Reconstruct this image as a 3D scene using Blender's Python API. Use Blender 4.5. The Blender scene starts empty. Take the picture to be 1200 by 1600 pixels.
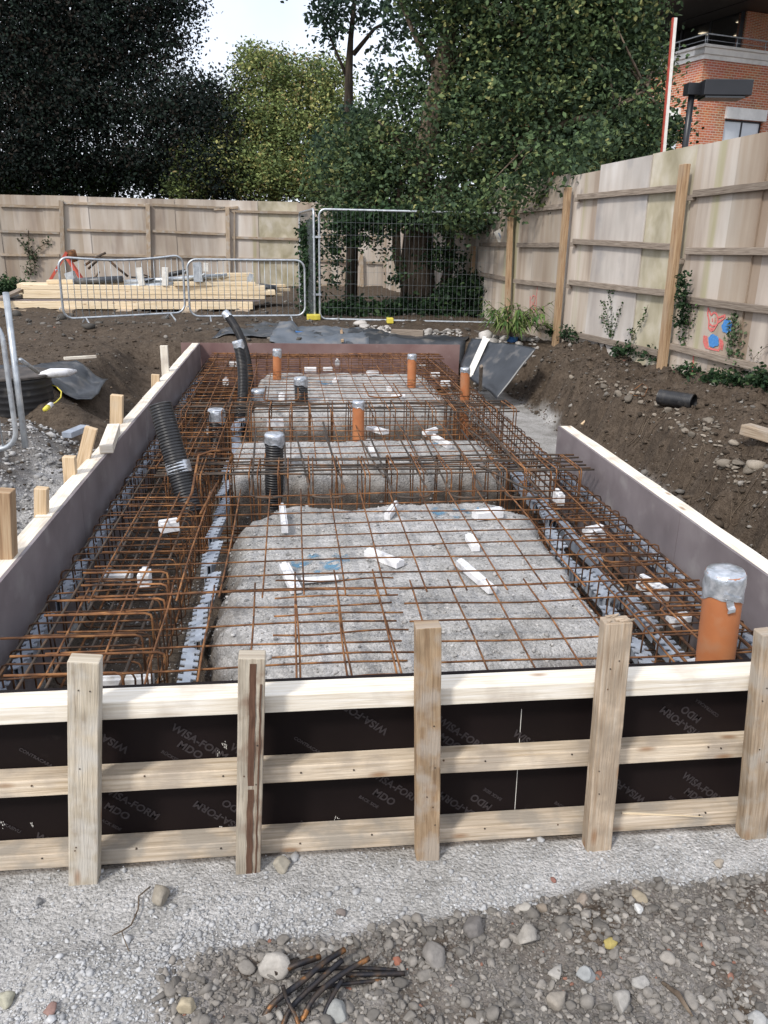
import bpy, bmesh, math, random
import numpy as np
from mathutils import Vector, Matrix
random.seed(7); RNG = np.random.default_rng(7)
S = bpy.context.scene
COL = S.collection

# ------------------------------------------------------------------ camera
CAMZ = 1.6; FPX = 1250.0; PITCH = math.atan((800-365)/FPX); ROLL = math.radians(1.0); YAW = math.radians(6.5)
def cam_axes():
    F = Vector((0, math.cos(PITCH), -math.sin(PITCH))); U = Vector((0, math.sin(PITCH), math.cos(PITCH))); R = Vector((1, 0, 0))
    R2 = R*math.cos(ROLL)+U*math.sin(ROLL); U2 = U*math.cos(ROLL)-R*math.sin(ROLL)
    M = Matrix.Rotation(-YAW, 3, 'Z')
    return M@F, M@R2, M@U2
AF, AR, AU = cam_axes()
EYE = Vector((0, 0, CAMZ))
cd = bpy.data.cameras.new('camera'); cam = bpy.data.objects.new('camera', cd); COL.objects.link(cam); S.camera = cam
cam.matrix_world = Matrix.Translation(EYE) @ Matrix((AR, AU, -AF)).transposed().to_4x4()
cd.sensor_fit = 'VERTICAL'; cd.sensor_height = 32.0; cd.lens = FPX/1600*32.0; cd.clip_end = 3000; cd.clip_start = 0.05
# surveying helpers: a sight line meets a level, a depth or an upright plane
def ray(x, y): return AF*FPX+AR*(x-600)+AU*(800-y)
def PZ(x, y, z): d = ray(x, y); return EYE+d*((z-CAMZ)/d.z)
def PD(x, y, Y): d = ray(x, y); return EYE+d*(Y/d.y)
def PL(x, y, a, b):
    d = ray(x, y); n = Vector((b[1]-a[1], a[0]-b[0], 0)); t = n.dot(Vector((a[0], a[1], 0)))/n.dot(d); return EYE+d*t

# ------------------------------------------------------------------ world, sun, exposure
SUN_EL = math.radians(44); SUN_AZ = math.radians(222)     # compass style, from +Y clockwise
w = bpy.data.worlds.new('World'); S.world = w; w.use_nodes = True
nt = w.node_tree; nt.nodes.clear()
sky = nt.nodes.new('ShaderNodeTexSky'); sky.sky_type = 'NISHITA'; sky.sun_disc = False
sky.sun_elevation = SUN_EL; sky.sun_rotation = SUN_AZ; sky.air_density = 1.0; sky.dust_density = 3.0; sky.ozone_density = 1.0
bg = nt.nodes.new('ShaderNodeBackground'); bg.inputs[1].default_value = 0.15
wo = nt.nodes.new('ShaderNodeOutputWorld'); tc = nt.nodes.new('ShaderNodeTexCoord'); cn = nt.nodes.new('ShaderNodeTexNoise'); cn.inputs['Scale'].default_value = 2.6; cn.inputs['Detail'].default_value = 7; nt.links.new(tc.outputs['Generated'], cn.inputs['Vector'])
cr = nt.nodes.new('ShaderNodeMapRange'); cr.inputs[1].default_value = .30; cr.inputs[2].default_value = .62; cr.inputs[3].default_value = .55; cr.inputs[4].default_value = 1.0; nt.links.new(cn.outputs['Fac'], cr.inputs[0])
cm = nt.nodes.new('ShaderNodeMix'); cm.data_type = 'RGBA'; nt.links.new(cr.outputs[0], cm.inputs[0]); nt.links.new(sky.outputs[0], cm.inputs[6]); cm.inputs[7].default_value = (6.7, 7.05, 7.9, 1)
nt.links.new(cm.outputs[2], bg.inputs[0]); nt.links.new(bg.outputs[0], wo.inputs[0])
sd = bpy.data.lights.new('sun', 'SUN'); sd.energy = 2.5; sd.angle = math.radians(8); sd.color = (1.0, 0.955, 0.89)
sun = bpy.data.objects.new('sun', sd); COL.objects.link(sun)
sdir = Vector((math.sin(SUN_AZ)*math.cos(SUN_EL), math.cos(SUN_AZ)*math.cos(SUN_EL), math.sin(SUN_EL)))
sun.rotation_euler = sdir.to_track_quat('Z', 'Y').to_euler()
S.view_settings.view_transform = 'Standard'; S.view_settings.look = 'None'; S.view_settings.gamma = 1; S.view_settings.exposure = 0.32
S.render.engine = 'CYCLES'
S.cycles.max_bounces = 6

# ------------------------------------------------------------------ noise
def _h(ix, iy, s):
    n = (ix.astype(np.int64)*374761393+iy.astype(np.int64)*668265263+s*974634777) & 0xffffffff
    n = ((n ^ (n >> 13))*1274126177) & 0xffffffff
    return ((n ^ (n >> 16)) & 0xffff)/65535.0
def vn(x, y, s=0):
    ix = np.floor(x); iy = np.floor(y); fx = x-ix; fy = y-iy; fx = fx*fx*(3-2*fx); fy = fy*fy*(3-2*fy)
    a = _h(ix, iy, s); b = _h(ix+1, iy, s); c = _h(ix, iy+1, s); d = _h(ix+1, iy+1, s)
    return (a+(b-a)*fx)*(1-fy)+(c+(d-c)*fx)*fy
def fbm(x, y, f, o=4, s=0):
    t = 0; a = 1.0; n = 0
    for k in range(o):
        t = t+a*(vn(x*f+13.7*k, y*f-7.3*k, s+k)-.5); n += a; a *= .5; f = f*2.03
    return t/n*2
def sm(a, b, x):
    t = np.clip((x-a)/(b-a), 0, 1); return t*t*(3-2*t)

# ------------------------------------------------------------------ mesh builder
ORD = ['nearest', 'second', 'third', 'fourth', 'fifth', 'sixth', 'seventh', 'eighth', 'ninth', 'tenth', 'eleventh', 'twelfth', 'thirteenth']
class MB:
    def __init__(s): s.v = []; s.f = []; s.uv = []; s.mi = []; s.cur = 0
    def poly(s, pts, uvs=None):
        b = len(s.v); s.v += [tuple(p) for p in pts]; s.f.append(tuple(range(b, b+len(pts)))); s.uv.append(uvs or [(0, 0)]*len(pts)); s.mi.append(s.cur)
    def beam(s, p0, p1, w, h, up=(0, 0, 1), n=1, jit=0, taper=1):
        """box along p0-p1; w across, h along up. uv.x runs along the length"""
        p0 = Vector(p0); p1 = Vector(p1); d = p1-p0; L = d.length; d.normalize(); up = Vector(up)
        side = d.cross(up)
        if side.length < 1e-4: side = d.cross(Vector((0, 1, 0)))
        side.normalize(); up = side.cross(d).normalized(); o = random.uniform(0, 50)
        rings = []
        for k in range(n+1):
            t = k/n; c = p0+d*(L*t)
            if jit and 0 < k < n: c += side*random.uniform(-jit, jit)+up*random.uniform(-jit, jit)
            sc = 1+(taper-1)*t
            rings.append([c+side*(a*w/2*sc)+up*(b*h/2*sc) for a, b in ((-1, -1), (1, -1), (1, 1), (-1, 1))])
        b = len(s.v)
        for r in rings: s.v += [tuple(q) for q in r]
        vo = [0, w, w+h, 2*w+h, 2*w+2*h]
        for k in range(n):
            for j in range(4):
                a0 = b+4*k+j; a1 = b+4*k+(j+1) % 4
                s.f.append((a0, a1, a1+4, a0+4)); u0 = L*k/n+o; u1 = L*(k+1)/n+o
                s.uv.append([(u0, vo[j]+o), (u0, vo[j+1]+o), (u1, vo[j+1]+o), (u1, vo[j]+o)]); s.mi.append(s.cur)
        e = b+4*n
        s.f.append((b+3, b+2, b+1, b)); s.uv.append([(o*7, h), (o*7+w*.05, h), (o*7+w*.05, 0), (o*7, 0)]); s.mi.append(s.cur)
        s.f.append((e, e+1, e+2, e+3)); s.uv.append([(o*9, 0), (o*9+w*.05, 0), (o*9+w*.05, h), (o*9, h)]); s.mi.append(s.cur)
    def box(s, c, sx, sy, sz): s.beam((c[0]-sx/2, c[1], c[2]), (c[0]+sx/2, c[1], c[2]), sy, sz)
    def tube(s, pts, r, n=6, cap=True):
        pts = [Vector(p) for p in pts]; m = len(pts)
        rr = r if isinstance(r, (list, tuple)) else [r]*m
        b = len(s.v); T0 = (pts[1]-pts[0]).normalized()
        N = T0.cross(Vector((0, 0, 1)))
        if N.length < .05: N = T0.cross(Vector((1, 0, 0)))
        N.normalize(); L = 0
        for i, p in enumerate(pts):
            T = (pts[min(i+1, m-1)]-pts[max(i-1, 0)])
            if T.length < 1e-9: T = T0.copy()
            T.normalize(); N = (N-T*N.dot(T)).normalized(); B = T.cross(N)
            for k in range(n):
                a = 2*math.pi*k/n; s.v.append(tuple(p+(N*math.cos(a)+B*math.sin(a))*rr[i]))
        for i in range(m-1):
            l1 = L+(pts[i+1]-pts[i]).length
            for k in range(n):
                k2 = (k+1) % n; s.f.append((b+i*n+k, b+i*n+k2, b+(i+1)*n+k2, b+(i+1)*n+k))
                s.uv.append([(L, k/n), (L, (k+1)/n), (l1, (k+1)/n), (l1, k/n)]); s.mi.append(s.cur)
            L = l1
        if cap:
            s.f.append(tuple(b+k for k in range(n))[::-1]); s.uv.append([(0, 0)]*n); s.mi.append(s.cur)
            e = b+(m-1)*n; s.f.append(tuple(e+k for k in range(n))); s.uv.append([(0, 0)]*n); s.mi.append(s.cur)
    def build(s, name, mats, parent=None, smooth=False, bevel=0):
        me = bpy.data.meshes.new(name); loc = Vector((0, 0, 0))
        if parent is not None: loc = WLOC[parent.name]
        elif s.v:
            a = np.array(s.v); loc = Vector(((a[:, 0].min()+a[:, 0].max())/2, (a[:, 1].min()+a[:, 1].max())/2, a[:, 2].min()))
        me.from_pydata([(v[0]-loc.x, v[1]-loc.y, v[2]-loc.z) for v in s.v], [], s.f)
        uvl = me.uv_layers.new(name='UVMap'); uvl.data.foreach_set('uv', [c for f in s.uv for p in f for c in p])
        mats = mats if isinstance(mats, (list, tuple)) else [mats]
        for m in mats: me.materials.append(m)
        if len(mats) > 1: me.polygons.foreach_set('material_index', s.mi)
        if smooth: me.polygons.foreach_set('use_smooth', [True]*len(s.f))
        me.update(); o = bpy.data.objects.new(name, me); COL.objects.link(o)
        if parent is not None: o.parent = parent; WLOC[o.name] = loc
        else: o.location = loc; WLOC[o.name] = loc.copy()
        if bevel:
            md = o.modifiers.new('bevel', 'BEVEL'); md.width = bevel; md.segments = 2; md.limit_method = 'ANGLE'
        if smooth and smooth != True:
            pass
        return o
WLOC = {}
def tag(o, label, cat, group=None, kind=None):
    if label: o['label'] = label
    if cat: o['category'] = cat
    if group: o['group'] = group
    if kind: o['kind'] = kind
    return o
def thing(name, label, cat, loc, group=None):
    o = bpy.data.objects.new(name, None); COL.objects.link(o); o.location = loc; o.empty_display_size = .1
    WLOC[o.name] = Vector(loc); return tag(o, label, cat, group)
def np_mesh(name, V, Fq, mats, col=None, parent=None, smooth=False):
    """V (n,3), Fq (m,k) constant-size faces"""
    me = bpy.data.meshes.new(name); V = np.asarray(V, dtype=np.float32)
    loc = WLOC[parent.name] if parent is not None else Vector((0, 0, 0))
    V = V-np.array(loc, dtype=np.float32)
    n, m, k = len(V), len(Fq), Fq.shape[1]
    me.vertices.add(n); me.vertices.foreach_set('co', V.ravel())
    me.loops.add(m*k); me.loops.foreach_set('vertex_index', Fq.ravel().astype(np.int32))
    me.polygons.add(m); me.polygons.foreach_set('loop_start', np.arange(0, m*k, k, dtype=np.int32)); me.polygons.foreach_set('loop_total', np.full(m, k, dtype=np.int32))
    me.update(calc_edges=True)
    if smooth: me.polygons.foreach_set('use_smooth', np.ones(m, dtype=bool))
    if col is not None:
        a = me.color_attributes.new('tint', 'FLOAT_COLOR', 'POINT'); c = np.ones((n, 4), dtype=np.float32); c[:, :3] = col; a.data.foreach_set('color', c.ravel())
    for mt in (mats if isinstance(mats, (list, tuple)) else [mats]): me.materials.append(mt)
    me.update(); o = bpy.data.objects.new(name, me); COL.objects.link(o)
    if parent is not None: o.parent = parent
    WLOC[o.name] = Vector(loc)
    return o

# ------------------------------------------------------------------ materials
def M(name, cols, scale=5, stretch=(1, 1, 1), coord='POS', rough=.8, metal=0, bump=0, bscale=None, detail=6, mott=None, dirt=None, vary=0, spec=.3, tint=False, lo=.3, hi=.7, extra=None):
    m = bpy.data.materials.new(name); m.use_nodes = True; t = m.node_tree; N = t.nodes; L = t.links; N.clear()
    out = N.new('ShaderNodeOutputMaterial'); b = N.new('ShaderNodeBsdfPrincipled'); L.new(b.outputs[0], out.inputs[0])
    b.inputs['Roughness'].default_value = rough; b.inputs['Metallic'].default_value = metal; b.inputs['Specular IOR Level'].default_value = spec
    if coord == 'POS': src = N.new('ShaderNodeNewGeometry').outputs['Position']
    elif coord == 'UV': src = N.new('ShaderNodeUVMap').outputs[0]
    mp = N.new('ShaderNodeMapping'); L.new(src, mp.inputs[0]); mp.inputs['Scale'].default_value = stretch
    def noise(sc, vec, det=detail, dist=0):
        n = N.new('ShaderNodeTexNoise'); n.inputs['Scale'].default_value = sc; n.inputs['Detail'].default_value = det; n.inputs['Distortion'].default_value = dist
        L.new(vec, n.inputs['Vector']); return n.outputs['Fac']
    f = noise(scale, mp.outputs[0], dist=.3)
    r = N.new('ShaderNodeValToRGB'); L.new(f, r.inputs[0]); el = r.color_ramp.elements
    k = len(cols); el[0].position = lo; el[0].color = (*cols[0], 1); el[1].position = hi; el[1].color = (*cols[-1], 1)
    for i in range(1, k-1):
        e = el.new(lo+(hi-lo)*i/(k-1)); e.color = (*cols[i], 1)
    c = r.outputs[0]
    def mix(mode, fac, a, bb):
        x = N.new('ShaderNodeMix'); x.data_type = 'RGBA'; x.blend_type = mode
        if isinstance(fac, float): x.inputs[0].default_value = fac
        else: L.new(fac, x.inputs[0])
        L.new(a, x.inputs[6])
        if isinstance(bb, tuple): x.inputs[7].default_value = (*bb, 1)
        else: L.new(bb, x.inputs[7])
        return x.outputs[2]
    def rng(f, a, bb, c0=0., c1=1.):
        x = N.new('ShaderNodeMapRange'); L.new(f, x.inputs[0]); x.inputs[1].default_value = a; x.inputs[2].default_value = bb; x.inputs[3].default_value = c0; x.inputs[4].default_value = c1; return x.outputs[0]
    if mott:   # (scale, amount)
        f2 = noise(mott[0], src, 5); g = rng(f2, .3, .7, 1-mott[1], 1+mott[1]*.6)
        cc = N.new('ShaderNodeCombineColor'); [L.new(g, cc.inputs[i]) for i in range(3)]; c = mix('MULTIPLY', 1., c, cc.outputs[0])
    if dirt:   # (scale, threshold, colour, strength)
        f3 = noise(dirt[0], src, 7); c = mix('MIX', rng(f3, dirt[1], dirt[1]+.15, 0, dirt[3]), c, dirt[2])
    if vary:
        oi = N.new('ShaderNodeObjectInfo'); g = rng(oi.outputs['Random'], 0, 1, 1-vary, 1+vary*.5)
        cc = N.new('ShaderNodeCombineColor'); [L.new(g, cc.inputs[i]) for i in range(3)]; c = mix('MULTIPLY', 1., c, cc.outputs[0])
    if tint:
        at = N.new('ShaderNodeAttribute'); at.attribute_name = 'tint'; c = mix('MULTIPLY', 1., c, at.outputs['Color'])
    if extra: c = extra(N, L, src, noise, mix, rng, c)
    L.new(c, b.inputs['Base Color'])
    if bump:
        bn = N.new('ShaderNodeBump'); bn.inputs['Strength'].default_value = 1; bn.inputs['Distance'].default_value = bump
        L.new(noise(bscale or scale*3, mp.outputs[0]) , bn.inputs['Height']); L.new(bn.outputs[0], b.inputs['Normal'])
    m.diffuse_color = (*cols[0], 1)
    return m
def knots(N, L, src, noise, mix, rng, c):
    v = N.new('ShaderNodeTexVoronoi'); mp = N.new('ShaderNodeMapping'); mp.inputs['Scale'].default_value = (3.2, 9, 1); L.new(src, mp.inputs[0]); L.new(mp.outputs[0], v.inputs['Vector']); v.inputs['Scale'].default_value = 1
    f = rng(v.outputs['Distance'], .05, .16, .75, 0.); return mix('MIX', f, c, (.25, .13, .06))
wood_new = M('fresh_timber', [(.44, .30, .17), (.58, .43, .27), (.66, .53, .37)], 3, (1.2, 30, 1), 'UV', .75, bump=.0015, bscale=8, dirt=(3, .55, (.42, .36, .29), .5), vary=.12, extra=knots)
wood_pale = M('pale_timber', [(.60, .52, .41), (.72, .66, .56), (.82, .78, .71)], 3, (1.2, 30, 1), 'UV', .75, bump=.0015, bscale=8, dirt=(4, .52, (.40, .34, .28), .6), vary=.06, extra=knots)
wood_old = M('weathered_timber', [(.22, .16, .11), (.36, .28, .20), (.46, .38, .29)], 3, (1.5, 34, 1), 'UV', .85, bump=.003, bscale=7, dirt=(6, .5, (.42, .40, .37), .6), vary=.22, extra=knots)
wood_post = M('fence_post_timber', [(.24, .145, .08), (.36, .24, .14), (.45, .33, .21)], 2.5, (1.2, 22, 1), 'UV', .8, bump=.002, bscale=6, dirt=(2, .55, (.33, .27, .2), .5), vary=.15, extra=knots)
wood_grey = M('grey_timber', [(.14, .11, .085), (.24, .195, .155), (.33, .28, .23)], 3, (1.5, 30, 1), 'UV', .9, bump=.002, bscale=7, vary=.2)
wood_lumber = M('stacked_lumber', [(.58, .45, .28), (.70, .57, .39), (.78, .67, .50)], 3, (.8, 20, 1), 'UV', .75, vary=.14, extra=knots)
def plygreen(N, L, src, noise, mix, rng, c):
    sn = N.new('ShaderNodeVectorMath'); sn.operation = 'SNAP'; sn.inputs[1].default_value = (.61, .61, 50); L.new(src, sn.inputs[0])
    wn = N.new('ShaderNodeTexWhiteNoise'); L.new(sn.outputs[0], wn.inputs['Vector']); hs = N.new('ShaderNodeHueSaturation'); L.new(c, hs.inputs['Color']); L.new(rng(wn.outputs['Value'], 0, 1, .78, 1.1), hs.inputs['Value']); L.new(rng(wn.outputs['Value'], 0, 1, 1.15, .7), hs.inputs['Saturation']); c = hs.outputs[0]
    mp = N.new('ShaderNodeMapping'); mp.inputs['Scale'].default_value = (2.2, 2.2, .12); L.new(src, mp.inputs[0])
    c = mix('MIX', rng(noise(1.0, mp.outputs[0], 4), .60, .68, 0, .55), c, (.30, .29, .13))
    mp2 = N.new('ShaderNodeMapping'); mp2.inputs['Scale'].default_value = (6, 6, .6); L.new(src, mp2.inputs[0])
    return mix('MIX', rng(noise(1.0, mp2.outputs[0], 5), .58, .74, 0, .5), c, (.20, .165, .145))
hoard_green = M('algae_stained_plywood', [(.32, .285, .19), (.45, .405, .30), (.56, .515, .43)], 2.2, (1.6, 1.6, 1.1), 'POS', .88, mott=(1.6, .2), bump=.003, bscale=6)
hoard_grey = M('grey_weathered_plywood', [(.36, .32, .29), (.47, .43, .39), (.56, .53, .50)], 1.3, (2.4, 2.4, .5), 'POS', .88, mott=(1.2, .2), dirt=(1.6, .56, (.24, .24, .25), .6))
hoard = M('hoarding_plywood', [(.36, .28, .215), (.49, .41, .33), (.58, .52, .45)], 1.3, (2.4, 2.4, .32), 'POS', .85, mott=(.8, .14), vary=.22, bump=.002, bscale=6, extra=plygreen)
ply_face = M('film_faced_plywood', [(.15, .128, .132), (.19, .163, .168), (.225, .198, .20)], 3, (1, 1, 1), 'POS', .5, mott=(.9, .2), dirt=(4, .56, (.30, .28, .27), .6), spec=.4, bump=.0006, bscale=20)
ply_far = M('red_brown_plywood', [(.17, .10, .095), (.21, .135, .125), (.25, .17, .16)], 3, (1, 1, 1), 'POS', .5, mott=(1.2, .15), dirt=(7, .62, (.36, .29, .27), .6))
ply_black = M('dark_back_plywood', [(.007, .0045, .0045), (.011, .007, .007)], 2, (1, 1, 1), 'POS', .6, dirt=(9, .70, (.04, .033, .03), .4), spec=.12)
ply_text = M('grey_print', [(.026, .021, .023), (.036, .030, .032)], 40, rough=.6, coord='POS')
rust = M('rusty_steel', [(.055, .031, .02), (.175, .077, .033), (.34, .165, .065)], 14, (1, 1, 1), 'POS', .85, metal=.1, bump=.001, bscale=160, mott=(2.2, .35), vary=.25)
rust_dk = M('dull_steel', [(.045, .038, .034), (.09, .07, .055), (.22, .11, .05)], 9, (1, 1, 1), 'POS', .65, metal=.35, bump=.001, bscale=160, vary=.2, hi=.75)
galv = M('galvanised_steel', [(.34, .37, .40), (.46, .49, .52), (.58, .61, .63)], 12, rough=.4, metal=.6, dirt=(20, .6, (.2, .18, .16), .4))
galv_wire = M('galvanised_wire', [(.30, .33, .35), (.42, .45, .47)], 12, rough=.5, metal=.4)
wire_dk = M('dull_wire', [(.16, .18, .19), (.24, .26, .27)], 12, rough=.6, metal=.3)
orange = M('orange_pipe_plastic', [(.33, .115, .045), (.40, .15, .06), (.44, .19, .085)], 5, rough=.45, dirt=(9, .55, (.34, .19, .11), .5), spec=.4)
blackpl = M('black_plastic', [(.012, .012, .013), (.022, .022, .024)], 8, rough=.42, dirt=(9, .58, (.10, .09, .08), .5), spec=.45)
tape = M('silver_tape', [(.30, .33, .36), (.48, .51, .55), (.68, .70, .74)], 26, rough=.3, metal=.65, bump=.004, bscale=45)
white_block = M('white_spacer_plastic', [(.62, .62, .63), (.78, .78, .79)], 9, rough=.6, dirt=(14, .55, (.38, .36, .33), .6))
strip_mat = M('grey_spacer_plastic', [(.25, .28, .33), (.38, .42, .48)], 9, rough=.5, dirt=(7, .56, (.24, .23, .22), .7))
membrane = M('black_membrane', [(.022, .025, .030), (.045, .05, .058)], 4, rough=.38, dirt=(5, .55, (.15, .14, .13), .7), spec=.5, bump=.006, bscale=6)
white_paint = M('white_paint', [(.62, .60, .55), (.75, .73, .68)], 14, rough=.7, dirt=(10, .6, (.3, .27, .24), .6))
yellow = M('yellow_plastic', [(.60, .50, .06), (.72, .62, .10)], 8, rough=.5, dirt=(9, .6, (.3, .26, .12), .5))
red_metal = M('red_painted_steel', [(.32, .05, .035), (.48, .09, .06)], 9, rough=.6)
spray_red = M('red_spray_paint', [(.58, .10, .11), (.66, .24, .20)], 60, rough=.8)
spray_blue = M('blue_spray_paint', [(.04, .19, .50), (.10, .28, .58)], 60, rough=.8)
bark = M('bark', [(.05, .035, .025), (.12, .09, .065), (.19, .15, .11)], 5, (3, 3, .5), 'POS', .95, bump=.03, bscale=6)
bark_dark = M('dark_bark', [(.02, .016, .013), (.055, .042, .03)], 5, (3, 3, .5), 'POS', .95, bump=.03, bscale=6)
black_metal = M('black_powder_coat', [(.010, .011, .014), (.016, .017, .021)], 4, rough=.4, spec=.5)
concrete = M('pale_stone_trim', [(.74, .73, .70), (.84, .83, .80)], 5, rough=.8, mott=(1.5, .12))
soffit = M('dark_soffit', [(.05, .045, .043), (.065, .06, .057)], 2, rough=.5)
glassm = M('dark_glazing', [(.012, .014, .016), (.02, .022, .024)], 1, rough=.06, spec=.8)
blind = M('window_blind', [(.55, .60, .64), (.62, .66, .70)], 3, rough=.2, spec=.6)
bluepl = M('blue_plastic', [(.03, .11, .30), (.05, .16, .38)], 8, rough=.5)
stone_tint = M('stone', [(.75, .75, .75), (1, 1, 1)], 60, rough=.95, tint=True, bump=.002, bscale=90)
def leafmat(name):
    m = bpy.data.materials.new(name); m.use_nodes = True; t = m.node_tree; N = t.nodes; L = t.links; N.clear()
    out = N.new('ShaderNodeOutputMaterial'); b = N.new('ShaderNodeBsdfPrincipled'); tr = N.new('ShaderNodeBsdfTranslucent'); mx = N.new('ShaderNodeMixShader')
    at = N.new('ShaderNodeAttribute'); at.attribute_name = 'tint'; L.new(at.outputs['Color'], b.inputs['Base Color']); L.new(at.outputs['Color'], tr.inputs['Color'])
    b.inputs['Roughness'].default_value = .65; b.inputs['Specular IOR Level'].default_value = .18
    mx.inputs[0].default_value = .25; L.new(b.outputs[0], mx.inputs[1]); L.new(tr.outputs[0], mx.inputs[2]); L.new(mx.outputs[0], out.inputs[0]); return m
leaf_m = leafmat('leaf')
def brickmat():
    m = bpy.data.materials.new('red_brickwork'); m.use_nodes = True; t = m.node_tree; N = t.nodes; L = t.links
    b = N['Principled BSDF']; uv = N.new('ShaderNodeUVMap'); br = N.new('ShaderNodeTexBrick'); L.new(uv.outputs[0], br.inputs['Vector'])
    br.inputs['Color1'].default_value = (.52, .15, .065, 1); br.inputs['Color2'].default_value = (.26, .09, .055, 1); br.inputs['Mortar'].default_value = (.55, .42, .32, 1)
    br.inputs['Scale'].default_value = 1; br.inputs['Brick Width'].default_value = .29; br.inputs['Row Height'].default_value = .098; br.inputs['Mortar Size'].default_value = .016; br.inputs['Bias'].default_value = -.35
    n = N.new('ShaderNodeTexNoise'); n.inputs['Scale'].default_value = 1.2; L.new(uv.outputs[0], n.inputs['Vector'])
    mx = N.new('ShaderNodeMix'); mx.data_type = 'RGBA'; mx.blend_type = 'OVERLAY'; mx.inputs[0].default_value = .25; L.new(br.outputs[0], mx.inputs[6]); L.new(n.outputs['Color'], mx.inputs[7])
    L.new(mx.outputs[2], b.inputs['Base Color']); b.inputs['Roughness'].default_value = .9; return m
brick = brickmat()
def emit(name, c, s):
    m = bpy.data.materials.new(name); m.use_nodes = True; b = m.node_tree.nodes['Principled BSDF']; b.inputs['Emission Color'].default_value = (*c, 1); b.inputs['Emission Strength'].default_value = s; return m
lamp_on = emit('ceiling_light_panel', (1, .85, .6), 1.6)

# ------------------------------------------------------------------ terrain
FL = -.67; TOP = .04
XL, XR, YN, YF = -1.38, 2.29, 2.60, 12.12        # inner faces of the formwork
FEN = ((4.5, 9.3), (4.5-.1*10, 19.3))             # the line of the right hoarding
def fx(y): return 4.5-.1*(y-9.3)
def H(x, y):
    x = np.asarray(x, dtype=float); y = np.asarray(y, dtype=float)
    n1 = fbm(x, y, .9, 4, 3); n2 = fbm(x, y, 3.1, 4, 11); n3 = fbm(x, y, 12, 3, 23)
    # pit floor
    pit = FL+n2*.012+n3*.006
    # mounds of hardcore between the beams
    wx = x+n2*.09+n3*.03; wy = y+fbm(x, y, 2.7, 4, 40)*.09+n3*.03
    def mound(x0, x1, y0, y1, rad=.5, top=.53, e=.26):
        cx, cy, hx, hy = (x0+x1)/2, (y0+y1)/2, (x1-x0)/2-rad, (y1-y0)/2-rad
        qx = np.abs(wx-cx)-hx; qy = np.abs(wy-cy)-hy; d = np.hypot(np.maximum(qx, 0), np.maximum(qy, 0))+np.minimum(np.maximum(qx, qy), 0)-rad
        return top*(.93*sm(0.03, -e, d) if False else .93*(1-sm(-e, .03, d)))+.07*top*(1-sm(-.9, 0, d))
    m = np.maximum.reduce([mound(-.55, 1.72+.05*(y-3.4), 1.9, 5.58, .6)*(1-.30*(1-sm(2.75, 3.5, y+n1*.2))), mound(-.70, 1.98, 6.12, 7.45, .35), mound(-.66, 1.98, 8.35, 11.2, .5)])
    ins = (FL-.05)+m+n2*.014+n3*.008+ (m > .05)*fbm(x, y, 16, 3, 5)*.016
    rough = 1-sm(2.9, 3.3, y+n1*.3); ins = ins+rough*np.minimum(0, fbm(x, y, 5, 4, 77)+.08)*.26*(m > .03)+rough*fbm(x, y, 17, 3, 78)*.02
    # right bank
    foot = 3.25+n1*.22+np.where(y > 9, -(y-9)*.0, 0)
    rb = pit+(.62+n1*.06)*sm(0, .5, x-foot+.14*n2)+.17*sm(.4, 1.4, x-foot)+ (x > foot)*(n2*.15+n3*.06)*sm(0, .35, x-foot)
    rb = np.where(y < 3.2, pit*(1-sm(2.3, 3.2, y))+rb*sm(2.3, 3.2, y), rb)
    # left bank
    lz = -.36-.22*sm(8.6, 9.4, y)*(1-sm(11, 12, y)); edge = -1.8-.15*sm(8.3, 9.0, y)+n1*.15
    lb = lz+(0.0-lz)*sm(0, .75, edge-x)+n1*.035+n2*.05+n3*.018
    gl = sm(0, .5, 7.4-y)*(x > edge-.1); lb = lb-(n1*.02+n2*.03)*gl
    lb = np.where(y < 2.62, pit, lb)
    rb = rb+(x > foot)*sm(0, .5, x-foot)*(1-sm(4.1, 4.6, x))*(np.abs(fbm(x, y, 2.2, 4, 31))*-.16+np.abs(fbm(x, y, 7, 3, 33))*-.07+.05)
    lb = lb-.5*np.exp(-((x+2.75)**2+(y-8.0)**2)/.22)+(x < edge)*(np.abs(fbm(x, y, 3, 4, 35))*-.08+.02)
    r = np.where(x > XR+.03, rb, np.where(x < XL-.06, lb, np.where(y > 2.613, ins, pit)))
    # land behind
    back = sm(YF+.05, YF+.55, y)
    bz = 0.0+n1*.06+n2*.05*(1-sm(18, 40, y))+n3*.02; bz = bz+.10*sm(12.5, 13.4, y)*(x < 0)*(1-sm(13.6, 15.5, y))
    r = r*(1-back)+bz*back
    # foreground soil
    fg = 1-sm(2.0, 2.22, y+n1*.12-.03*x)
    r = r+fg*(.025+n2*.02+n3*.016)*(x > -.9)
    return r
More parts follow.
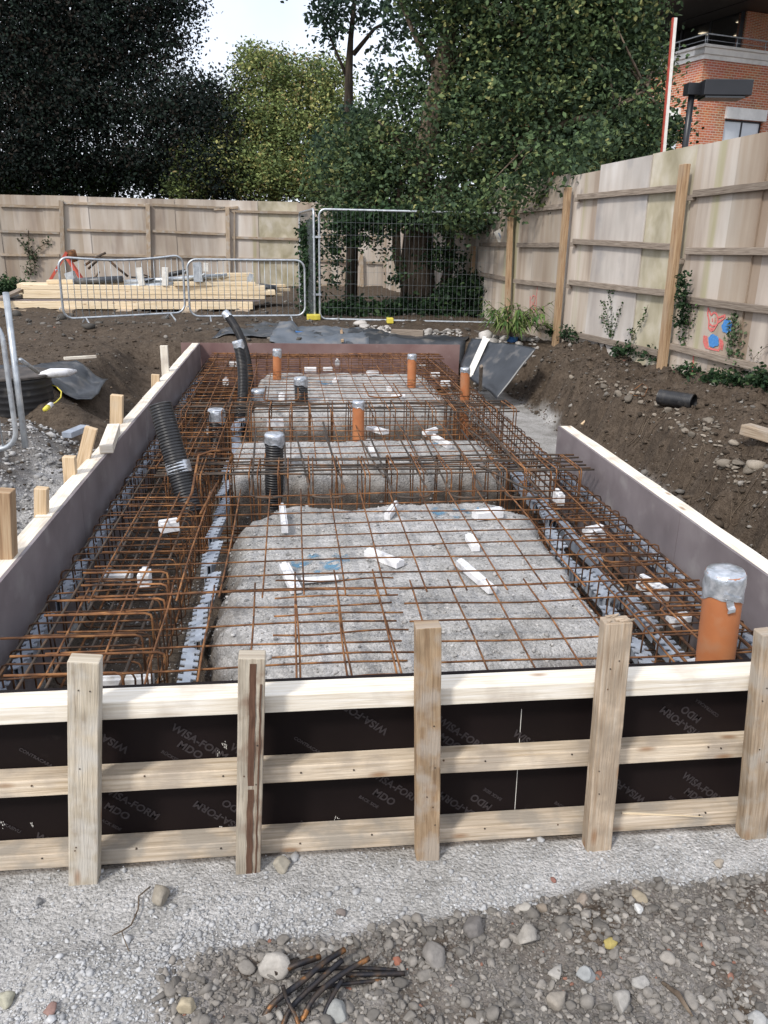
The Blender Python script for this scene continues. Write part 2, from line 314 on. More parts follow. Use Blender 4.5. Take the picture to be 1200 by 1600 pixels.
def graymask(x, y):
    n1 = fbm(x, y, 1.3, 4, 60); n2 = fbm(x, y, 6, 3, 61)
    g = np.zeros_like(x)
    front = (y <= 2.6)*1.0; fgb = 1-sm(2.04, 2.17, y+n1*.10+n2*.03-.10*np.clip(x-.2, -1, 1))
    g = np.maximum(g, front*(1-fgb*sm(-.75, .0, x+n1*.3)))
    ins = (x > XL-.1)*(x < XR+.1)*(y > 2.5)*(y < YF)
    hh = H(x, y); g = np.where(ins > 0, np.clip(1.0-.75*(1-sm(2.75, 3.15, y+n1*.6))-.5*(1-sm(-.42, -.22, x+n2*.12))*(y < 5.4), 0, 1)*(.10+.90*sm(FL+.20, FL+.42, hh+n2*.08)), g)  # grey fades low in the trenches: brown mud, deepened to paint in contact shade
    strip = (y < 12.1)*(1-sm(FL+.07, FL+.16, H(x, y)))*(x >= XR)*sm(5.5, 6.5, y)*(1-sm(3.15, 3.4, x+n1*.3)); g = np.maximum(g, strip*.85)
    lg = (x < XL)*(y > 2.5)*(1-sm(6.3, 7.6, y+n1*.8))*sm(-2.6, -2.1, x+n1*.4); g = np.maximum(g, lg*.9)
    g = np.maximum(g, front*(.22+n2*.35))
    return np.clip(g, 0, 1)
def axis(segs, tail0, tail1, lim):
    c = []
    for a, b, d in segs: c += list(np.arange(a, b, d))
    c.append(segs[-1][1]); lo = []; x = c[0]; d = segs[0][2]
    while x > -lim: d *= 1.25; x -= d; lo.append(x)
    hi = []; x = c[-1]; d = segs[-1][2]
    while x < lim: d *= 1.25; x += d; hi.append(x)
    return np.array(lo[::-1]+c+hi)
ax = axis([(-12, -3, .1), (-3, 4.6, .03), (4.6, 7, .1)], 0, 0, 900)
ay = axis([(-2, 1.6, .2), (1.6, 3.4, .018), (3.4, 8, .03), (8, 14, .05), (14, 28, .14)], 0, 0, 900)
GX, GY = np.meshgrid(ax, ay); gz = H(GX, GY)
V = np.stack([GX.ravel(), GY.ravel(), gz.ravel()], 1); nx, ny = len(ax), len(ay)
ii = (np.arange(ny-1)[:, None]*nx+np.arange(nx-1)[None, :]).ravel()
Fq = np.stack([ii, ii+1, ii+nx+1, ii+nx], 1)
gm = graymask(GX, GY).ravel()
ys = np.clip(fbm(GX, GY, 1.7, 3, 90), 0, 1).ravel()
def groundmat():
    m = bpy.data.materials.new('soil_and_crushed_stone'); m.use_nodes = True; t = m.node_tree; N = t.nodes; L = t.links
    b = N['Principled BSDF']; b.inputs['Roughness'].default_value = .95; b.inputs['Specular IOR Level'].default_value = .15
    P = N.new('ShaderNodeNewGeometry').outputs['Position']; at = N.new('ShaderNodeAttribute'); at.attribute_name = 'tint'
    def noise(sc, det=6):
        n = N.new('ShaderNodeTexNoise'); n.inputs['Scale'].default_value = sc; n.inputs['Detail'].default_value = det; L.new(P, n.inputs['Vector']); return n.outputs['Fac']
    def ramp(f, *st):
        r = N.new('ShaderNodeValToRGB'); L.new(f, r.inputs[0]); e = r.color_ramp.elements; e[0].position = st[0][0]; e[0].color = (*st[0][1], 1); e[1].position = st[-1][0]; e[1].color = (*st[-1][1], 1)
        for p, c in st[1:-1]: q = e.new(p); q.color = (*c, 1)
        return r.outputs[0]
    def mix(f, a, c, mode='MIX'):
        x = N.new('ShaderNodeMix'); x.data_type = 'RGBA'; x.blend_type = mode
        if isinstance(f, float): x.inputs[0].default_value = f
        else: L.new(f, x.inputs[0])
        L.new(a, x.inputs[6]); L.new(c, x.inputs[7]); return x.outputs[2]
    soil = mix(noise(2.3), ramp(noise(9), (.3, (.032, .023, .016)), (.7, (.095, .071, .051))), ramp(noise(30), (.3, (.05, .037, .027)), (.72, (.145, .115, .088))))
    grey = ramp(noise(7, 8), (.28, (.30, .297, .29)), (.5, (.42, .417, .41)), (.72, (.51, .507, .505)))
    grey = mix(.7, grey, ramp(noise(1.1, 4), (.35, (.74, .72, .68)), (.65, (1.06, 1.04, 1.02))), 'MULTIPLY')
    v = N.new('ShaderNodeTexVoronoi'); v.inputs['Scale'].default_value = 85; L.new(P, v.inputs['Vector'])
    vv = N.new('ShaderNodeSeparateColor'); L.new(v.outputs['Color'], vv.inputs[0])
    pv = ramp(vv.outputs[0], (0, (.62, .62, .62)), (1, (1.28, 1.28, 1.30))); grey = mix(.6, grey, pv, 'MULTIPLY'); grey = mix(.8, grey, ramp(noise(170, 3), (.3, (.7, .7, .7)), (.7, (1.2, 1.2, 1.2))), 'MULTIPLY'); soil = mix(.7, soil, ramp(noise(110, 4), (.3, (.55, .55, .55)), (.7, (1.35, 1.35, 1.35))), 'MULTIPLY')
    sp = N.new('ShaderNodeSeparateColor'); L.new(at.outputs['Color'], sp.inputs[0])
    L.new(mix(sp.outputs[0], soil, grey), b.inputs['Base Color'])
    bn = N.new('ShaderNodeBump'); bn.inputs['Distance'].default_value = .012
    a1 = N.new('ShaderNodeMath'); a1.operation = 'ADD'; L.new(noise(75, 8), a1.inputs[0])
    a2 = N.new('ShaderNodeMath'); a2.operation = 'MULTIPLY'; a2.inputs[1].default_value = -.35; L.new(v.outputs['Distance'], a2.inputs[0]); L.new(a2.outputs[0], a1.inputs[1])
    L.new(a1.outputs[0], bn.inputs['Height']); L.new(bn.outputs[0], b.inputs['Normal']); return m
gmat = groundmat()
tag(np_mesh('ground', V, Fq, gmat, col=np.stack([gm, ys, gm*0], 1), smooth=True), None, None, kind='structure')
def hz(x, y): return float(H(np.array([x]), np.array([y]))[0])

def PG(x, y, dz=0):
    d = ray(x, y); p = PZ(x, y, -.3)
    t = np.linspace(.4, 2.5, 500)*(p.z-CAMZ)/d.z; X = d.x*t; Y = d.y*t; Z = CAMZ+d.z*t; hh = H(X, Y); k = int(np.argmax(Z <= hh))
    return Vector((X[k], Y[k], hh[k]+dz))
# ------------------------------------------------------------------ stones
def ico(sub):
    bm = bmesh.new(); bmesh.ops.create_icosphere(bm, subdivisions=sub, radius=1); v = np.array([q.co[:] for q in bm.verts]); f = np.array([[x.index for x in q.verts] for q in bm.faces]); bm.free(); return v, f
ICO1, ICO2, ICO3 = ico(1), ico(2), ico(3)
def stones(name, xs, ys_, sizes, cols, ic=ICO1, flat=.6, sink=.25, z=None, angular=.3):
    n = len(xs); v0, f0 = ic; k = len(v0)
    sc = sizes[:, None]*np.stack([RNG.uniform(.8, 1.3, n), RNG.uniform(.6, 1.0, n), RNG.uniform(flat*.6, flat*1.3, n)], 1)
    P = v0[None]*(1+RNG.uniform(-angular, angular, (n, k))[..., None]*.6)*sc[:, None, :]
    Q = v0[None]*(1+RNG.uniform(-angular, angular, (n, k))[..., None]*.35)
    for _ in range(6):
        nn = RNG.normal(0, 1, (n, 1, 3)); nn /= np.linalg.norm(nn, axis=2, keepdims=True); dd = RNG.uniform(.35, .75, (n, 1)); ov = np.maximum(0, (Q*nn).sum(2)-dd); Q = Q-nn*ov[..., None]
    P = Q*sc[:, None, :]*1.25
    a = RNG.uniform(0, 6.28, n); c, s_ = np.cos(a), np.sin(a); tl = RNG.normal(0, .25, n); ct, st = np.cos(tl), np.sin(tl)
    X = P[..., 0]; Y = P[..., 1]*ct[:, None]-P[..., 2]*st[:, None]; Z = P[..., 1]*st[:, None]+P[..., 2]*ct[:, None]
    X2 = X*c[:, None]-Y*s_[:, None]; Y2 = X*s_[:, None]+Y*c[:, None]
    zz = H(xs, ys_) if z is None else z
    V = np.stack([X2+xs[:, None], Y2+ys_[:, None], Z+(zz+sizes*flat*(1-2*sink))[:, None]], -1).reshape(-1, 3)
    F = (f0[None]+(np.arange(n)*k)[:, None, None]).reshape(-1, 3)
    return np_mesh(name, V, F, stone_tint, col=np.repeat(cols, k, 0), smooth=False)
def greycol(n, base=.42, var=.1, warm=.03):
    g = RNG.normal(base, var, n).clip(.12, .75); return np.stack([g*(1+warm), g, g*(1-warm*1.2)], 1)
def soilcol(n):
    c = greycol(n, .18, .055, .09); p = RNG.random(n); c[p < .008] = (.24, .12, .085); c[p > .965] = (.36, .34, .31); return c
# fine crushed stone on the front strip
n = 22000; xs = RNG.uniform(-1.6, 2.6, n); ysn = 1.7+RNG.beta(1.5, 2.0, n)*.84; keep = RNG.random(n) < (.15+.85*(vn(xs*3, ysn*5, 8) > .5)*(1-sm(2.15, 2.5, ysn))+.12); keep = keep & (graymask(xs, ysn) > .55); xs, ysn = xs[keep], ysn[keep]
tag(stones('crushed_stone', xs, ysn, RNG.gamma(2.2, .0016, len(xs))+.0018, greycol(len(xs), .43, .06, -.005), sink=.36), 'pale crushed stone scattered on the trodden grey strip in front of the formwork', 'gravel', kind='stuff')
n = 24000; xs = RNG.uniform(-1.2, 2.8, n); ysn = RNG.uniform(1.6, 2.25, n); gmk = graymask(xs, ysn); keep = gmk < .75; xs, ysn = xs[keep], ysn[keep]
tag(stones('rubble', xs, ysn, RNG.gamma(1.0, .0038, len(xs))+.0018, soilcol(len(xs)), ic=ICO2, sink=.36), 'mixed brown and grey rubble in the dark soil along the bottom of the photo', 'rubble', kind='stuff')
n = 14000; xs = RNG.uniform(XL+.1, XR-.1, n); ysn = 2.65+RNG.beta(1, 2, n)*9; tag(stones('hardcore', xs, ysn, RNG.gamma(1.6, .0022, n)+.002, greycol(n, .36, .09, .03), sink=.3), 'grey crushed hardcore between and under the steel reinforcement', 'hardcore', kind='stuff')
n = 12000; t = RNG.random(n); xs = np.where(t < .6, RNG.uniform(3.2, 4.5, n), RNG.uniform(-5, -1.6, n)); ysn = np.where(t < .6, RNG.uniform(3.2, 12, n), RNG.uniform(3, 14, n))
tag(stones('soil_clods', xs, ysn, RNG.gamma(1.1, .007, n)+.002, np.where(RNG.random(n)[:, None] < .85, np.array([[.07, .053, .038]])*RNG.lognormal(0, .3, n)[:, None], soilcol(n)*.9), ic=ICO1, sink=.35, angular=.6), 'brown soil clods and small stones on the banks either side of the pit', 'soil', kind='stuff')
n = 1600; xs = RNG.uniform(-9, 4, n); ysn = RNG.uniform(12.6, 20, n); tag(stones('loose_stones', xs, ysn, RNG.gamma(1.2, .014, n)+.005, soilcol(n)*.6, sink=.3), 'loose stones over the bare earth behind the pit', 'stones', kind='stuff')
n = 3500; xs = RNG.uniform(-2.5, -1.5, n); ysn = RNG.uniform(3.5, 7.5, n); tag(stones('grey_chippings', xs, ysn, RNG.gamma(1.4, .006, n)+.003, greycol(n, .36, .09, .02), sink=.3), 'grey chippings outside the left formwork board', 'gravel', kind='stuff')

def rock(px, py, size, col, label, flat=.65, cat='stone', name='stone', z=None):
    p = PZ(px, py, FL+.02); x, y = p.x, p.y
    if z is not None: p = PZ(px, py, z); x, y = p.x, p.y
    v, f = ICO3; h = RNG.random(3)*9
    d = 1+.07*np.sin(v@np.array([3.1, 1.7, 2.3])+h[0])+RNG.normal(0, .012, len(v))
    
    q_ = np.random.default_rng(int(px*7+py)); 
    vv = v*(1+.06*np.sin(v@np.array([5.1, 3.7, 4.3])+h[2]))[:, None]
    for _ in range(7):
        nn = q_.normal(0, 1, 3); nn /= np.linalg.norm(nn); dd = q_.uniform(.5, .85); vv = vv-nn*np.maximum(0, vv@nn-dd)[:, None]
    v = vv; sc = 1.15*np.array([size*random.uniform(.95, 1.2), size*random.uniform(.7, .9), size*flat]); P = v*d[:, None]*sc; a = random.uniform(0, 3)
    R = np.array([[math.cos(a), -math.sin(a), 0], [math.sin(a), math.cos(a), 0], [0, 0, 1]]); P = P@R.T
    base = Vector((x, y, hz(x, y))); P = P+np.array([x, y, base.z+size*flat*.62])
    e = thing('tmp', None, None, base); o = np_mesh(name, P, f, stone_tint, col=np.tile(np.array(col)*.84, (len(P), 1)), parent=e, smooth=False); o.parent = None; o.location = base; bpy.data.objects.remove(e)
    return tag(o, label, cat)
S_ = rock
S_(250, 1398, .040, (.37, .33, .27), 'rounded buff stone lying below the first stake from the left', .8)
S_(439, 1352, .034, (.42, .38, .31), 'square-edged pale stone touching the bottom rail right of the split stake', .85)
S_(533, 1424, .018, (.26, .22, .2), 'small brown stone alone on the grey strip below the middle stake')
S_(1123, 1347, .021, (.46, .40, .33), 'small buff stone near the rightmost stake')
S_(913, 1402, .024, (.36, .30, .25), 'brown stone on the grey strip below the leaning fourth stake')
S_(820, 1415, .022, (.50, .47, .42), 'pale stone beside a brown one at the edge of the rubble')
S_(848, 1415, .020, (.30, .25, .2), 'brown stone touching a pale one at the edge of the rubble')
S_(742, 1452, .042, (.20, .185, .175), 'large dark grey stone at the edge of the grey strip')
S_(822, 1472, .042, (.40, .37, .33), 'large angular pale stone in the rubble below a pair of small stones')
S_(680, 1500, .045, (.27, .25, .23), 'flat grey stone right of the bent steel offcuts')
S_(1000, 1398, .030, (.40, .34, .25), 'flat yellowish stone lying on the grey strip at right', .3)
S_(953, 1480, .024, (.42, .34, .12), 'bright yellow lump in the rubble', .6)
S_(866, 1565, .036, (.36, .32, .27), 'round brown stone at the bottom edge right of centre', .8)
S_(971, 1570, .034, (.38, .36, .33), 'round grey stone at the bottom edge right of the brown one', .8)
S_(1000, 1540, .027, (.44, .42, .39), 'smooth oval pale stone near the thin stick', .6)
S_(915, 1530, .026, (.34, .35, .35), 'blue-grey oval pebble in the lower rubble', .8)
S_(428, 1525, .044, (.45, .42, .38), 'pale rough stone left of the bent steel offcuts', .8)
S_(529, 1588, .038, (.34, .345, .33), 'smooth grey-green pebble under the bent steel offcuts', .6)
S_(293, 1588, .030, (.48, .41, .29), 'tan stone at the bottom edge left of the steel offcuts', .7)
S_(80, 1590, .026, (.33, .21, .18), 'reddish flat pebble at the bottom left', .3)
S_(621, 1507, .016, (.36, .15, .10), 'small orange-red brick fragment right of the steel offcuts')
S_(8, 1558, .028, (.48, .46, .36), 'pale stone cut off by the left edge of the photo')
S_(996, 1425, .018, (.78, .78, .76), 'white pebble on the rubble edge at right')
S_(865, 1368, .012, (.30, .15, .12), 'tiny red stone on the grey strip below the middle stakes')
S_(1182, 1590, .028, (.42, .42, .41), 'grey stone in the bottom right corner')
S_(60, 1298+105, .016, (.22, .22, .22), 'small dark stone at the left of the grey strip')
S_(1130, 1380, .014, (.25, .24, .23), 'small dark stone right of the leaning fourth stake')
mb = MB(); a = PZ(1035, 1535, FL+.05); b = PZ(1082, 1588, FL+.05); mb.tube([a, a.lerp(b, .5)+Vector((0, 0, .02)), b], [.006, .010, .004], 6)
tag(mb.build('stick', bark, smooth=True), 'dark brown stick lying in the rubble at lower right', 'stick')
mb = MB(); mb.tube([PZ(x, y, FL+.012) for x, y in ((235, 1385), (217, 1400), (216, 1420), (205, 1445), (190, 1455), (175, 1462))], [.003]*5+[.0015], 5); mb.tube([PZ(x, y, FL+.012) for x, y in ((190, 1455), (195, 1470), (202, 1487))], .0018, 4)
tag(mb.build('twig', bark, smooth=True), 'thin forked twig on the grey strip below the first stake', 'twig')

rail_a = M('stained_rail', [(.40, .31, .21), (.58, .48, .36), (.70, .60, .47)], 3, (1.2, 26, 1), 'UV', .8, bump=.002, bscale=7, dirt=(5, .47, (.33, .28, .23), .7), extra=knots)
rail_b = M('muddy_rail', [(.34, .27, .19), (.50, .41, .31), (.62, .53, .42)], 3, (1.2, 26, 1), 'UV', .85, bump=.002, bscale=7, dirt=(7, .44, (.30, .27, .23), .75), extra=knots)
# ------------------------------------------------------------------ front formwork
T = thing('formwork_panel', 'front formwork panel of dark plywood with three pale timber rails', 'formwork', (.4, YN, FL))
mb = MB(); mb.beam((-1.75, YN+.009, (FL+TOP)/2), (2.75, YN+.009, (FL+TOP)/2), .018, TOP-FL-.004, n=10, jit=.001); mb.build('plywood_sheet', ply_black, T)
mb = MB(); mb.beam((-1.75, YN+.0215, (FL+TOP)/2-.003), (2.75, YN+.0215, (FL+TOP)/2-.003), .005, TOP-FL-.012); mb.build('plywood_facing', ply_face, T)
for i, (z, dz) in enumerate(((TOP-.036, .071), (-.315, .071), (FL+.034, .068))):
    mb = MB(); x = -1.75; d = (.098, .078, .088)[i]
    mb.beam((-1.75, YN-.002-d/2, z+.002), (2.75, YN-.002-d/2, z-.002), d, dz, n=14, jit=.0015); mb.build('rail', (wood_pale, rail_a, rail_b)[i], T, bevel=.004)
    nm = MB()
RF = YN-.1
for z in (-.30, FL+.055):
    for x in (-1.35, -1.02, -.62, -.34, .02, .22, .52, .66, 1.02, 1.22, 1.55, 1.62, 2.0):
        mb = MB(); yy = YN-(.0815 if z > -.5 else .0915); c_ = Vector((x+random.uniform(-.05, .05), yy, z+random.uniform(-.015, .015))); mb.tube([c_+Vector((0, .004, 0)), c_-Vector((0, .0016, 0))], .0035, 8); mb.build('nail_head', rust_dk, T)
mb = MB(); a = PD(1005, 1253, RF+.02); b = PD(1125, 1278, RF+.02)
a = PZ(972, 1270, FL+.072); b = PZ(1098, 1276, FL+.072); mb.beam(a, b, .009, .005, taper=.3); tag(mb.build('wood_splinter', wood_lumber), 'long thin pale splinter lying on the bottom rail at right', 'splinter')
# printed lettering
_tm = {}
def lettering(s, px, py, size, ang, parent, Y=YN-.0015, mat=ply_text):
    c = bpy.data.curves.new('t', 'FONT'); c.body = s; c.size = size; c.align_x = 'CENTER'; c.align_y = 'CENTER'; c.offset = size*.032; c.extrude = .0004; c.space_character = 1.05
    o = bpy.data.objects.new('t', c); COL.objects.link(o); bpy.context.view_layer.update()
    me = bpy.data.meshes.new_from_object(o.evaluated_get(bpy.context.evaluated_depsgraph_get())); bpy.data.objects.remove(o)
    p = PD(px, py, Y); m = Matrix.Translation(p-WLOC[parent.name]) @ Matrix.Rotation(math.radians(90), 4, 'X') @ Matrix.Rotation(math.radians(ang), 4, 'Z')
    me.transform(m); me.materials.clear(); me.materials.append(mat); q = bpy.data.objects.new('lettering', me); COL.objects.link(q); q.parent = parent; return q
A = -38; B = 142
for s, x, y, sz, an in (('WISA-FORM', 100, 1327, .043, A), ('WISA-FORM', 205, 1255, .043, A), ('MDO', 183, 1268, .043, A), ('WISA-FORM', 345, 1277, .043, B), ('MDO', 366, 1262, .043, B), ('WISA-FORM', 312, 1160, .043, A), ('MDO', 297, 1172, .043, A),
    ('WISA-FORM', 155, 1148, .043, B), ('RÜCKSEITE', 270, 1184, .019, A), ('CONTRACARA', 56, 1184, .019, A), ('BACK SIDE', 172, 1288, .019, A),
    ('WISA-FORM', 566, 1120, .043, B), ('CONTRACARA', 482, 1166, .019, A), ('WISA-FORM', 505, 1308, .043, A), ('BACK SIDE', 576, 1253, .019, A), ('WISA-FORM', 618, 1230, .043, A), ('MDO', 600, 1246, .043, A), ('WISA-FORM', 402, 1190, .043, A),
    ('WISA-FORM', 722, 1148, .043, A), ('MDO', 703, 1160, .043, A), ('WISA-FORM', 838, 1168, .043, A), ('WISA-FORM', 722, 1262, .043, B), ('MDO', 752, 1253, .043, B), ('BACK SIDE', 770, 1241, .019, B), ('WISA-FORM', 850, 1288, .043, A), ('BACK SIDE', 880, 1262, .019, A),
    ('WISA-FORM', 1066, 1130, .043, B), ('MDO', 1080, 1116, .043, B), ('CONTRACARA', 1105, 1106, .019, B), ('WISA-FORM', 1098, 1232, .043, A), ('MDO', 1084, 1244, .043, A), ('BACK SIDE', 1058, 1253, .019, A), ('WISA-FORM', 975, 1230, .043, B), ('TAKASIVU', 15, 1292, .019, A)):
    lettering(s, x, y, sz, an, T)
mb = MB(); mb.beam(PD(815, 1108, YN-.001), PD(804, 1270, YN-.001), .002, .0012, up=(0, 1, 0)); mb.build('scratch', white_paint, T)
for (x, y, r) in ((323, 1190, .012), (340, 1180, .01), (352, 1165, .02), (526, 1284, .03), (345, 1298, .012), (320, 1300, .009), (5, 1288, .014), (50, 1290, .008)):
    mb = MB()
    for k in range(14):
        p = PD(x, y, YN-.0012)+Vector((random.gauss(0, r*.22), 0, random.gauss(0, r*.7))); mb.beam(p, p+Vector((random.uniform(-.002, .002), 0, random.uniform(.002, .008))), .0018, .001, up=(0, 1, 0))
    mb.build('plaster_splash', white_paint, T)
# front stakes
stk = [((133, 1028), (133, 1383), .110, 'weathered grey square stake at the left end of the front formwork', wood_old, -.02, 0),
       ((394, 1022), (388, 1364), .098, 'grey stake with dark lengthwise stains, second from the left on the front formwork', wood_old, -.02, 1),
       ((668, 975), (667, 1345), .096, 'brown rough-sawn upright stake at the middle of the front formwork', wood_old, .0, 2),
       ((963, 968), (931, 1327), .108, 'stake with a splintered chipped top leaning right on the front formwork', wood_old, .0, 3),
       ((1205, 985), (1172, 1313), .110, 'grey-brown stake cut by the right edge of the photo', wood_old, .0, 4)]
stain = M('dark_stain_timber', [(.07, .035, .022), (.13, .07, .045)], 6, (2, 20, 1), 'UV', .9)
oldtones = [M('stake_timber_%s' % nme, c, 3, (1.5, 24, 1), 'UV', .9, bump=.005, bscale=6, mott=(6, .3), dirt=(9, .47, d, .8), extra=knots) for nme, c, d in (
    ('grey', [(.34, .28, .21), (.46, .40, .31), (.54, .48, .39)], (.48, .45, .40)), ('stained', [(.30, .25, .19), (.38, .33, .26), (.46, .41, .33)], (.20, .13, .09)),
    ('brown', [(.22, .14, .08), (.33, .23, .14), (.42, .31, .2)], (.35, .30, .25)), ('buff', [(.33, .24, .16), (.43, .34, .25), (.50, .42, .33)], (.30, .24, .18)), ('dun', [(.24, .17, .11), (.34, .26, .18), (.42, .34, .26)], (.36, .32, .27)))]
for i, (t_, b_, w_, lab, mt, dy, k) in enumerate(stk):
    yb = RF-.03; p0 = PD(b_[0], b_[1], yb-.02); p0.z = FL-.12; p0b = PD(b_[0], b_[1], yb-.02); p1 = PD(t_[0], t_[1], yb+dy-.005)
    d = (p1-p0b).normalized(); p0 = p0b-d*.12
    mb = MB(); mb.beam(p0, p1, w_*.93, .062, up=(0, -1, 0), n=8, jit=.001)
    st = thing('wooden_stake', lab, 'stake', (p0b.x, p0b.y, FL), 'stakes along the front formwork')
    o = mb.build('shaft', oldtones[i], st, bevel=.004)
    if k == 1:
        mb = MB(); off = Vector((.004, -.0325, 0)); mb.beam(p0+off+Vector((0, 0, .02)), p1+off-Vector((0, 0, .02)), .022, .002, up=(0, -1, 0), n=20, jit=.0022); mb.build('stain_line', stain, st)
        mb = MB(); off = Vector((.028, -.0325, 0)); mb.beam(p0+off, p1+off-Vector((0, 0, .1)), .006, .002, up=(0, -1, 0), n=20, jit=.002); mb.build('stain_line', stain, st)
    if k == 3:
        mb = MB()
        for q in range(9):
            c = p1+Vector((random.uniform(-.045, .03), random.uniform(-.02, .02), random.uniform(-.004, .006))); mb.beam(c, c+Vector((random.uniform(.01, .04), random.uniform(-.01, .01), random.uniform(.002, .014))), .016, .006, taper=.4)
        mb.build('split_fibres', oldtones[3], st)
    for q in range(5):
        mb = MB(); c = p0b.lerp(p1, random.uniform(.15, .9))+Vector((random.uniform(-.03, .03), -.0315, 0)); mb.tube([c, c+Vector((0, -.002, 0))], .0028, 6); mb.build('nail_head', rust_dk, st)

# ------------------------------------------------------------------ side and far formwork
def board(label, x0, y0, x1, y1, side, facemat, topw, seams, topmat, name='formwork_panel'):
    """inner ply face on the line; timber cap outside"""
    e = thing(name, label, 'formwork', ((x0+x1)/2, (y0+y1)/2, FL)); d = Vector((x1-x0, y1-y0, 0)); L = d.length; d.normalize(); o_ = Vector((d.y, -d.x, 0))*side
    for a, b in seams:
        p = Vector((x0, y0, (FL+TOP)/2))+d*(L*a+.002)+o_*.009; q = Vector((x0, y0, (FL+TOP)/2))+d*(L*b-.002)+o_*.009; j = random.uniform(-.002, .002)*o_
        mb = MB(); mb.beam(p+j, q+j, .018, TOP-FL, n=6, jit=.001); mb.build('plywood_sheet', facemat, e)
    for k, (a, b) in enumerate(topw[1]):
        p = Vector((x0, y0, TOP-.036+(.004 if k % 2 else -.002)))+d*(L*a)+o_*(.021+topw[0]/2); q = Vector((x0, y0, TOP-.036))+d*(L*b)+o_*(.021+topw[0]/2)
        mb = MB(); mb.beam(p, q, topw[0], .07, n=6, jit=.003); mb.build('top_rail', topmat, e, bevel=.004)
    for zz in (-.32, FL+.04):
        mb = MB(); p = Vector((x0, y0, zz))+o_*.045; mb.beam(p, p+d*L, .045, .07); mb.build('side_rail', wood_old, e, bevel=.003)
    return e
board('left formwork board of grey-mauve plywood running the length of the pit', XL, YN+.03, XL, YF, -1, ply_face, (.095, [(0, .195), (.197, .37), (.372, .56), (.562, .8), (.802, 1)]), [(0, .256), (.256, .512), (.512, .768), (.768, 1)], wood_pale)
board('right formwork board with pale timber top ending halfway along the pit', XR, YN+.03, XR-.02, 6.64, 1, ply_face, (.105, [(0, .55), (.552, 1)]), [(0, .42), (.42, 1)], wood_pale)
e = thing('formwork_panel', 'low reddish-brown plywood board closing the far end of the pit', 'formwork', (.4, YF, FL))
mb = MB(); mb.beam((-1.66, YF+.03, -.28), (2.50, YF+.03, -.30), .018, .64, n=8, jit=.002); mb.build('plywood_sheet', ply_far, e)
mb = MB(); mb.beam((-1.6, YF+.075, -.34), (2.4, YF+.075, -.34), .07, .07); mb.build('side_rail', wood_old, e)
# stakes outside the left board
def stake(px_t, px_b, Yt, w_, lab, mat, dz=0, th=.05):
    p1 = PD(px_t[0], px_t[1], Yt); p0 = PD(px_b[0], px_b[1], Yt); d = (p1-p0).normalized(); p0 = p0-d*.45
    mb = MB(); mb.beam(p0, p1, w_, th, up=(0, -1, 0), n=3); tag(mb.build('wooden_stake', mat, bevel=.004), lab, 'stake', 'stakes outside the left formwork board')
stake((8, 766), (12, 862), 3.9, .072, 'tall orange-brown stake cut by the left edge outside the left board', wood_post, th=.09)
stake((65, 762), (65, 808), 4.55, .07, 'short pale stake nearest to the tall one at the left edge', wood_new, th=.06)
stake((108, 713), (111, 756), 5.35, .08, 'short pale stake standing just left of the leaning stake', wood_new, th=.06)
stake((143, 668), (128, 728), 5.75, .085, 'stake leaning right outside the left board, knot near its top', wood_new, th=.05)
stake((183, 617), (182, 665), 6.9, .10, 'upright stake behind the loose white block on the left board', wood_new, th=.07)
stake((243, 585), (243, 606), 8.9, .085, 'short stake outside the left board, fourth from the far end', wood_new, th=.05)
stake((256, 540), (259, 586), 9.6, .085, 'tall narrow stake outside the left board near the dark trench', wood_pale, th=.05)
e = PZ(172, 672, TOP+.03); a = Vector((XL-.03, 5.62, TOP+.035)); b = Vector((XL-.10, 6.2, TOP+.035))
mb = MB(); mb.beam(PZ(166, 702, TOP+.036), PZ(178, 668, TOP+.040), .095, .065, n=2); tag(mb.build('timber_block', wood_pale, bevel=.004), 'short white-topped timber block lying across the left board', 'timber block')

# ------------------------------------------------------------------ reinforcement
ZM = -.07
rust_mid = M('dark_rusty_steel', [(.035, .024, .018), (.10, .05, .028), (.22, .105, .045)], 12, rough=.85, metal=.15, bump=.001, bscale=160, mott=(2.2, .35), vary=.3)
def wav(p0, p1, n, a, zs=0):
    p0 = Vector(p0); p1 = Vector(p1); ph = random.uniform(0, 6); f = random.uniform(.7, 1.6); out = []
    for k in range(n+1):
        t = k/n; q = p0.lerp(p1, t); q.z += a*math.sin(ph+f*6*t)+zs*0; q.x += a*.35*math.sin(ph*2+f*5*t) if abs(p1.y-p0.y) > abs(p1.x-p0.x) else 0
        if abs(p1.x-p0.x) > abs(p1.y-p0.y): q.y += a*.6*math.sin(ph*1.7+f*4*t)
        out.append(q)
    return out
def mat_sheet(label, xs, ys, ext=.06, r=.0048, z=ZM, skew=0, amp=.006, sag=0):
    e = thing('steel_mesh', label, 'reinforcement mesh', ((xs[0]+xs[-1])/2, (ys[0]+ys[-1])/2, z), 'welded mesh sheets over the pit')
    for x in xs:
        mb = MB(); mb.tube(wav((x+skew, ys[0]-ext, z+.005), (x, ys[-1]+ext, z+.005), 8, amp), r, 5); mb.build('lengthwise_bar', rust, e, smooth=True)
    for y in ys:
        mb = MB(); mb.tube(wav((xs[0]-ext+skew, y, z-.005), (xs[-1]+ext, y, z-.005), 8, amp), r, 5); mb.build('crosswise_bar', rust, e, smooth=True)
    return e
ar = lambda a, n, d=.2: [a+d*k for k in range(n)]
mat_sheet('small lapped mesh sheet left of the middle stake at the front of the pit', ar(-.02, 3), ar(2.78, 6, .19), z=ZM+.008, ext=.1)
mat_sheet('front mesh sheet spanning from the left board to the middle stake', ar(-1.02, 8, .2), ar(2.72, 6, .185), skew=.02)
mat_sheet('front mesh sheet right of the middle stake beside the big orange pipe', ar(.56, 8, .2), ar(2.70, 6, .19), z=ZM-.012)
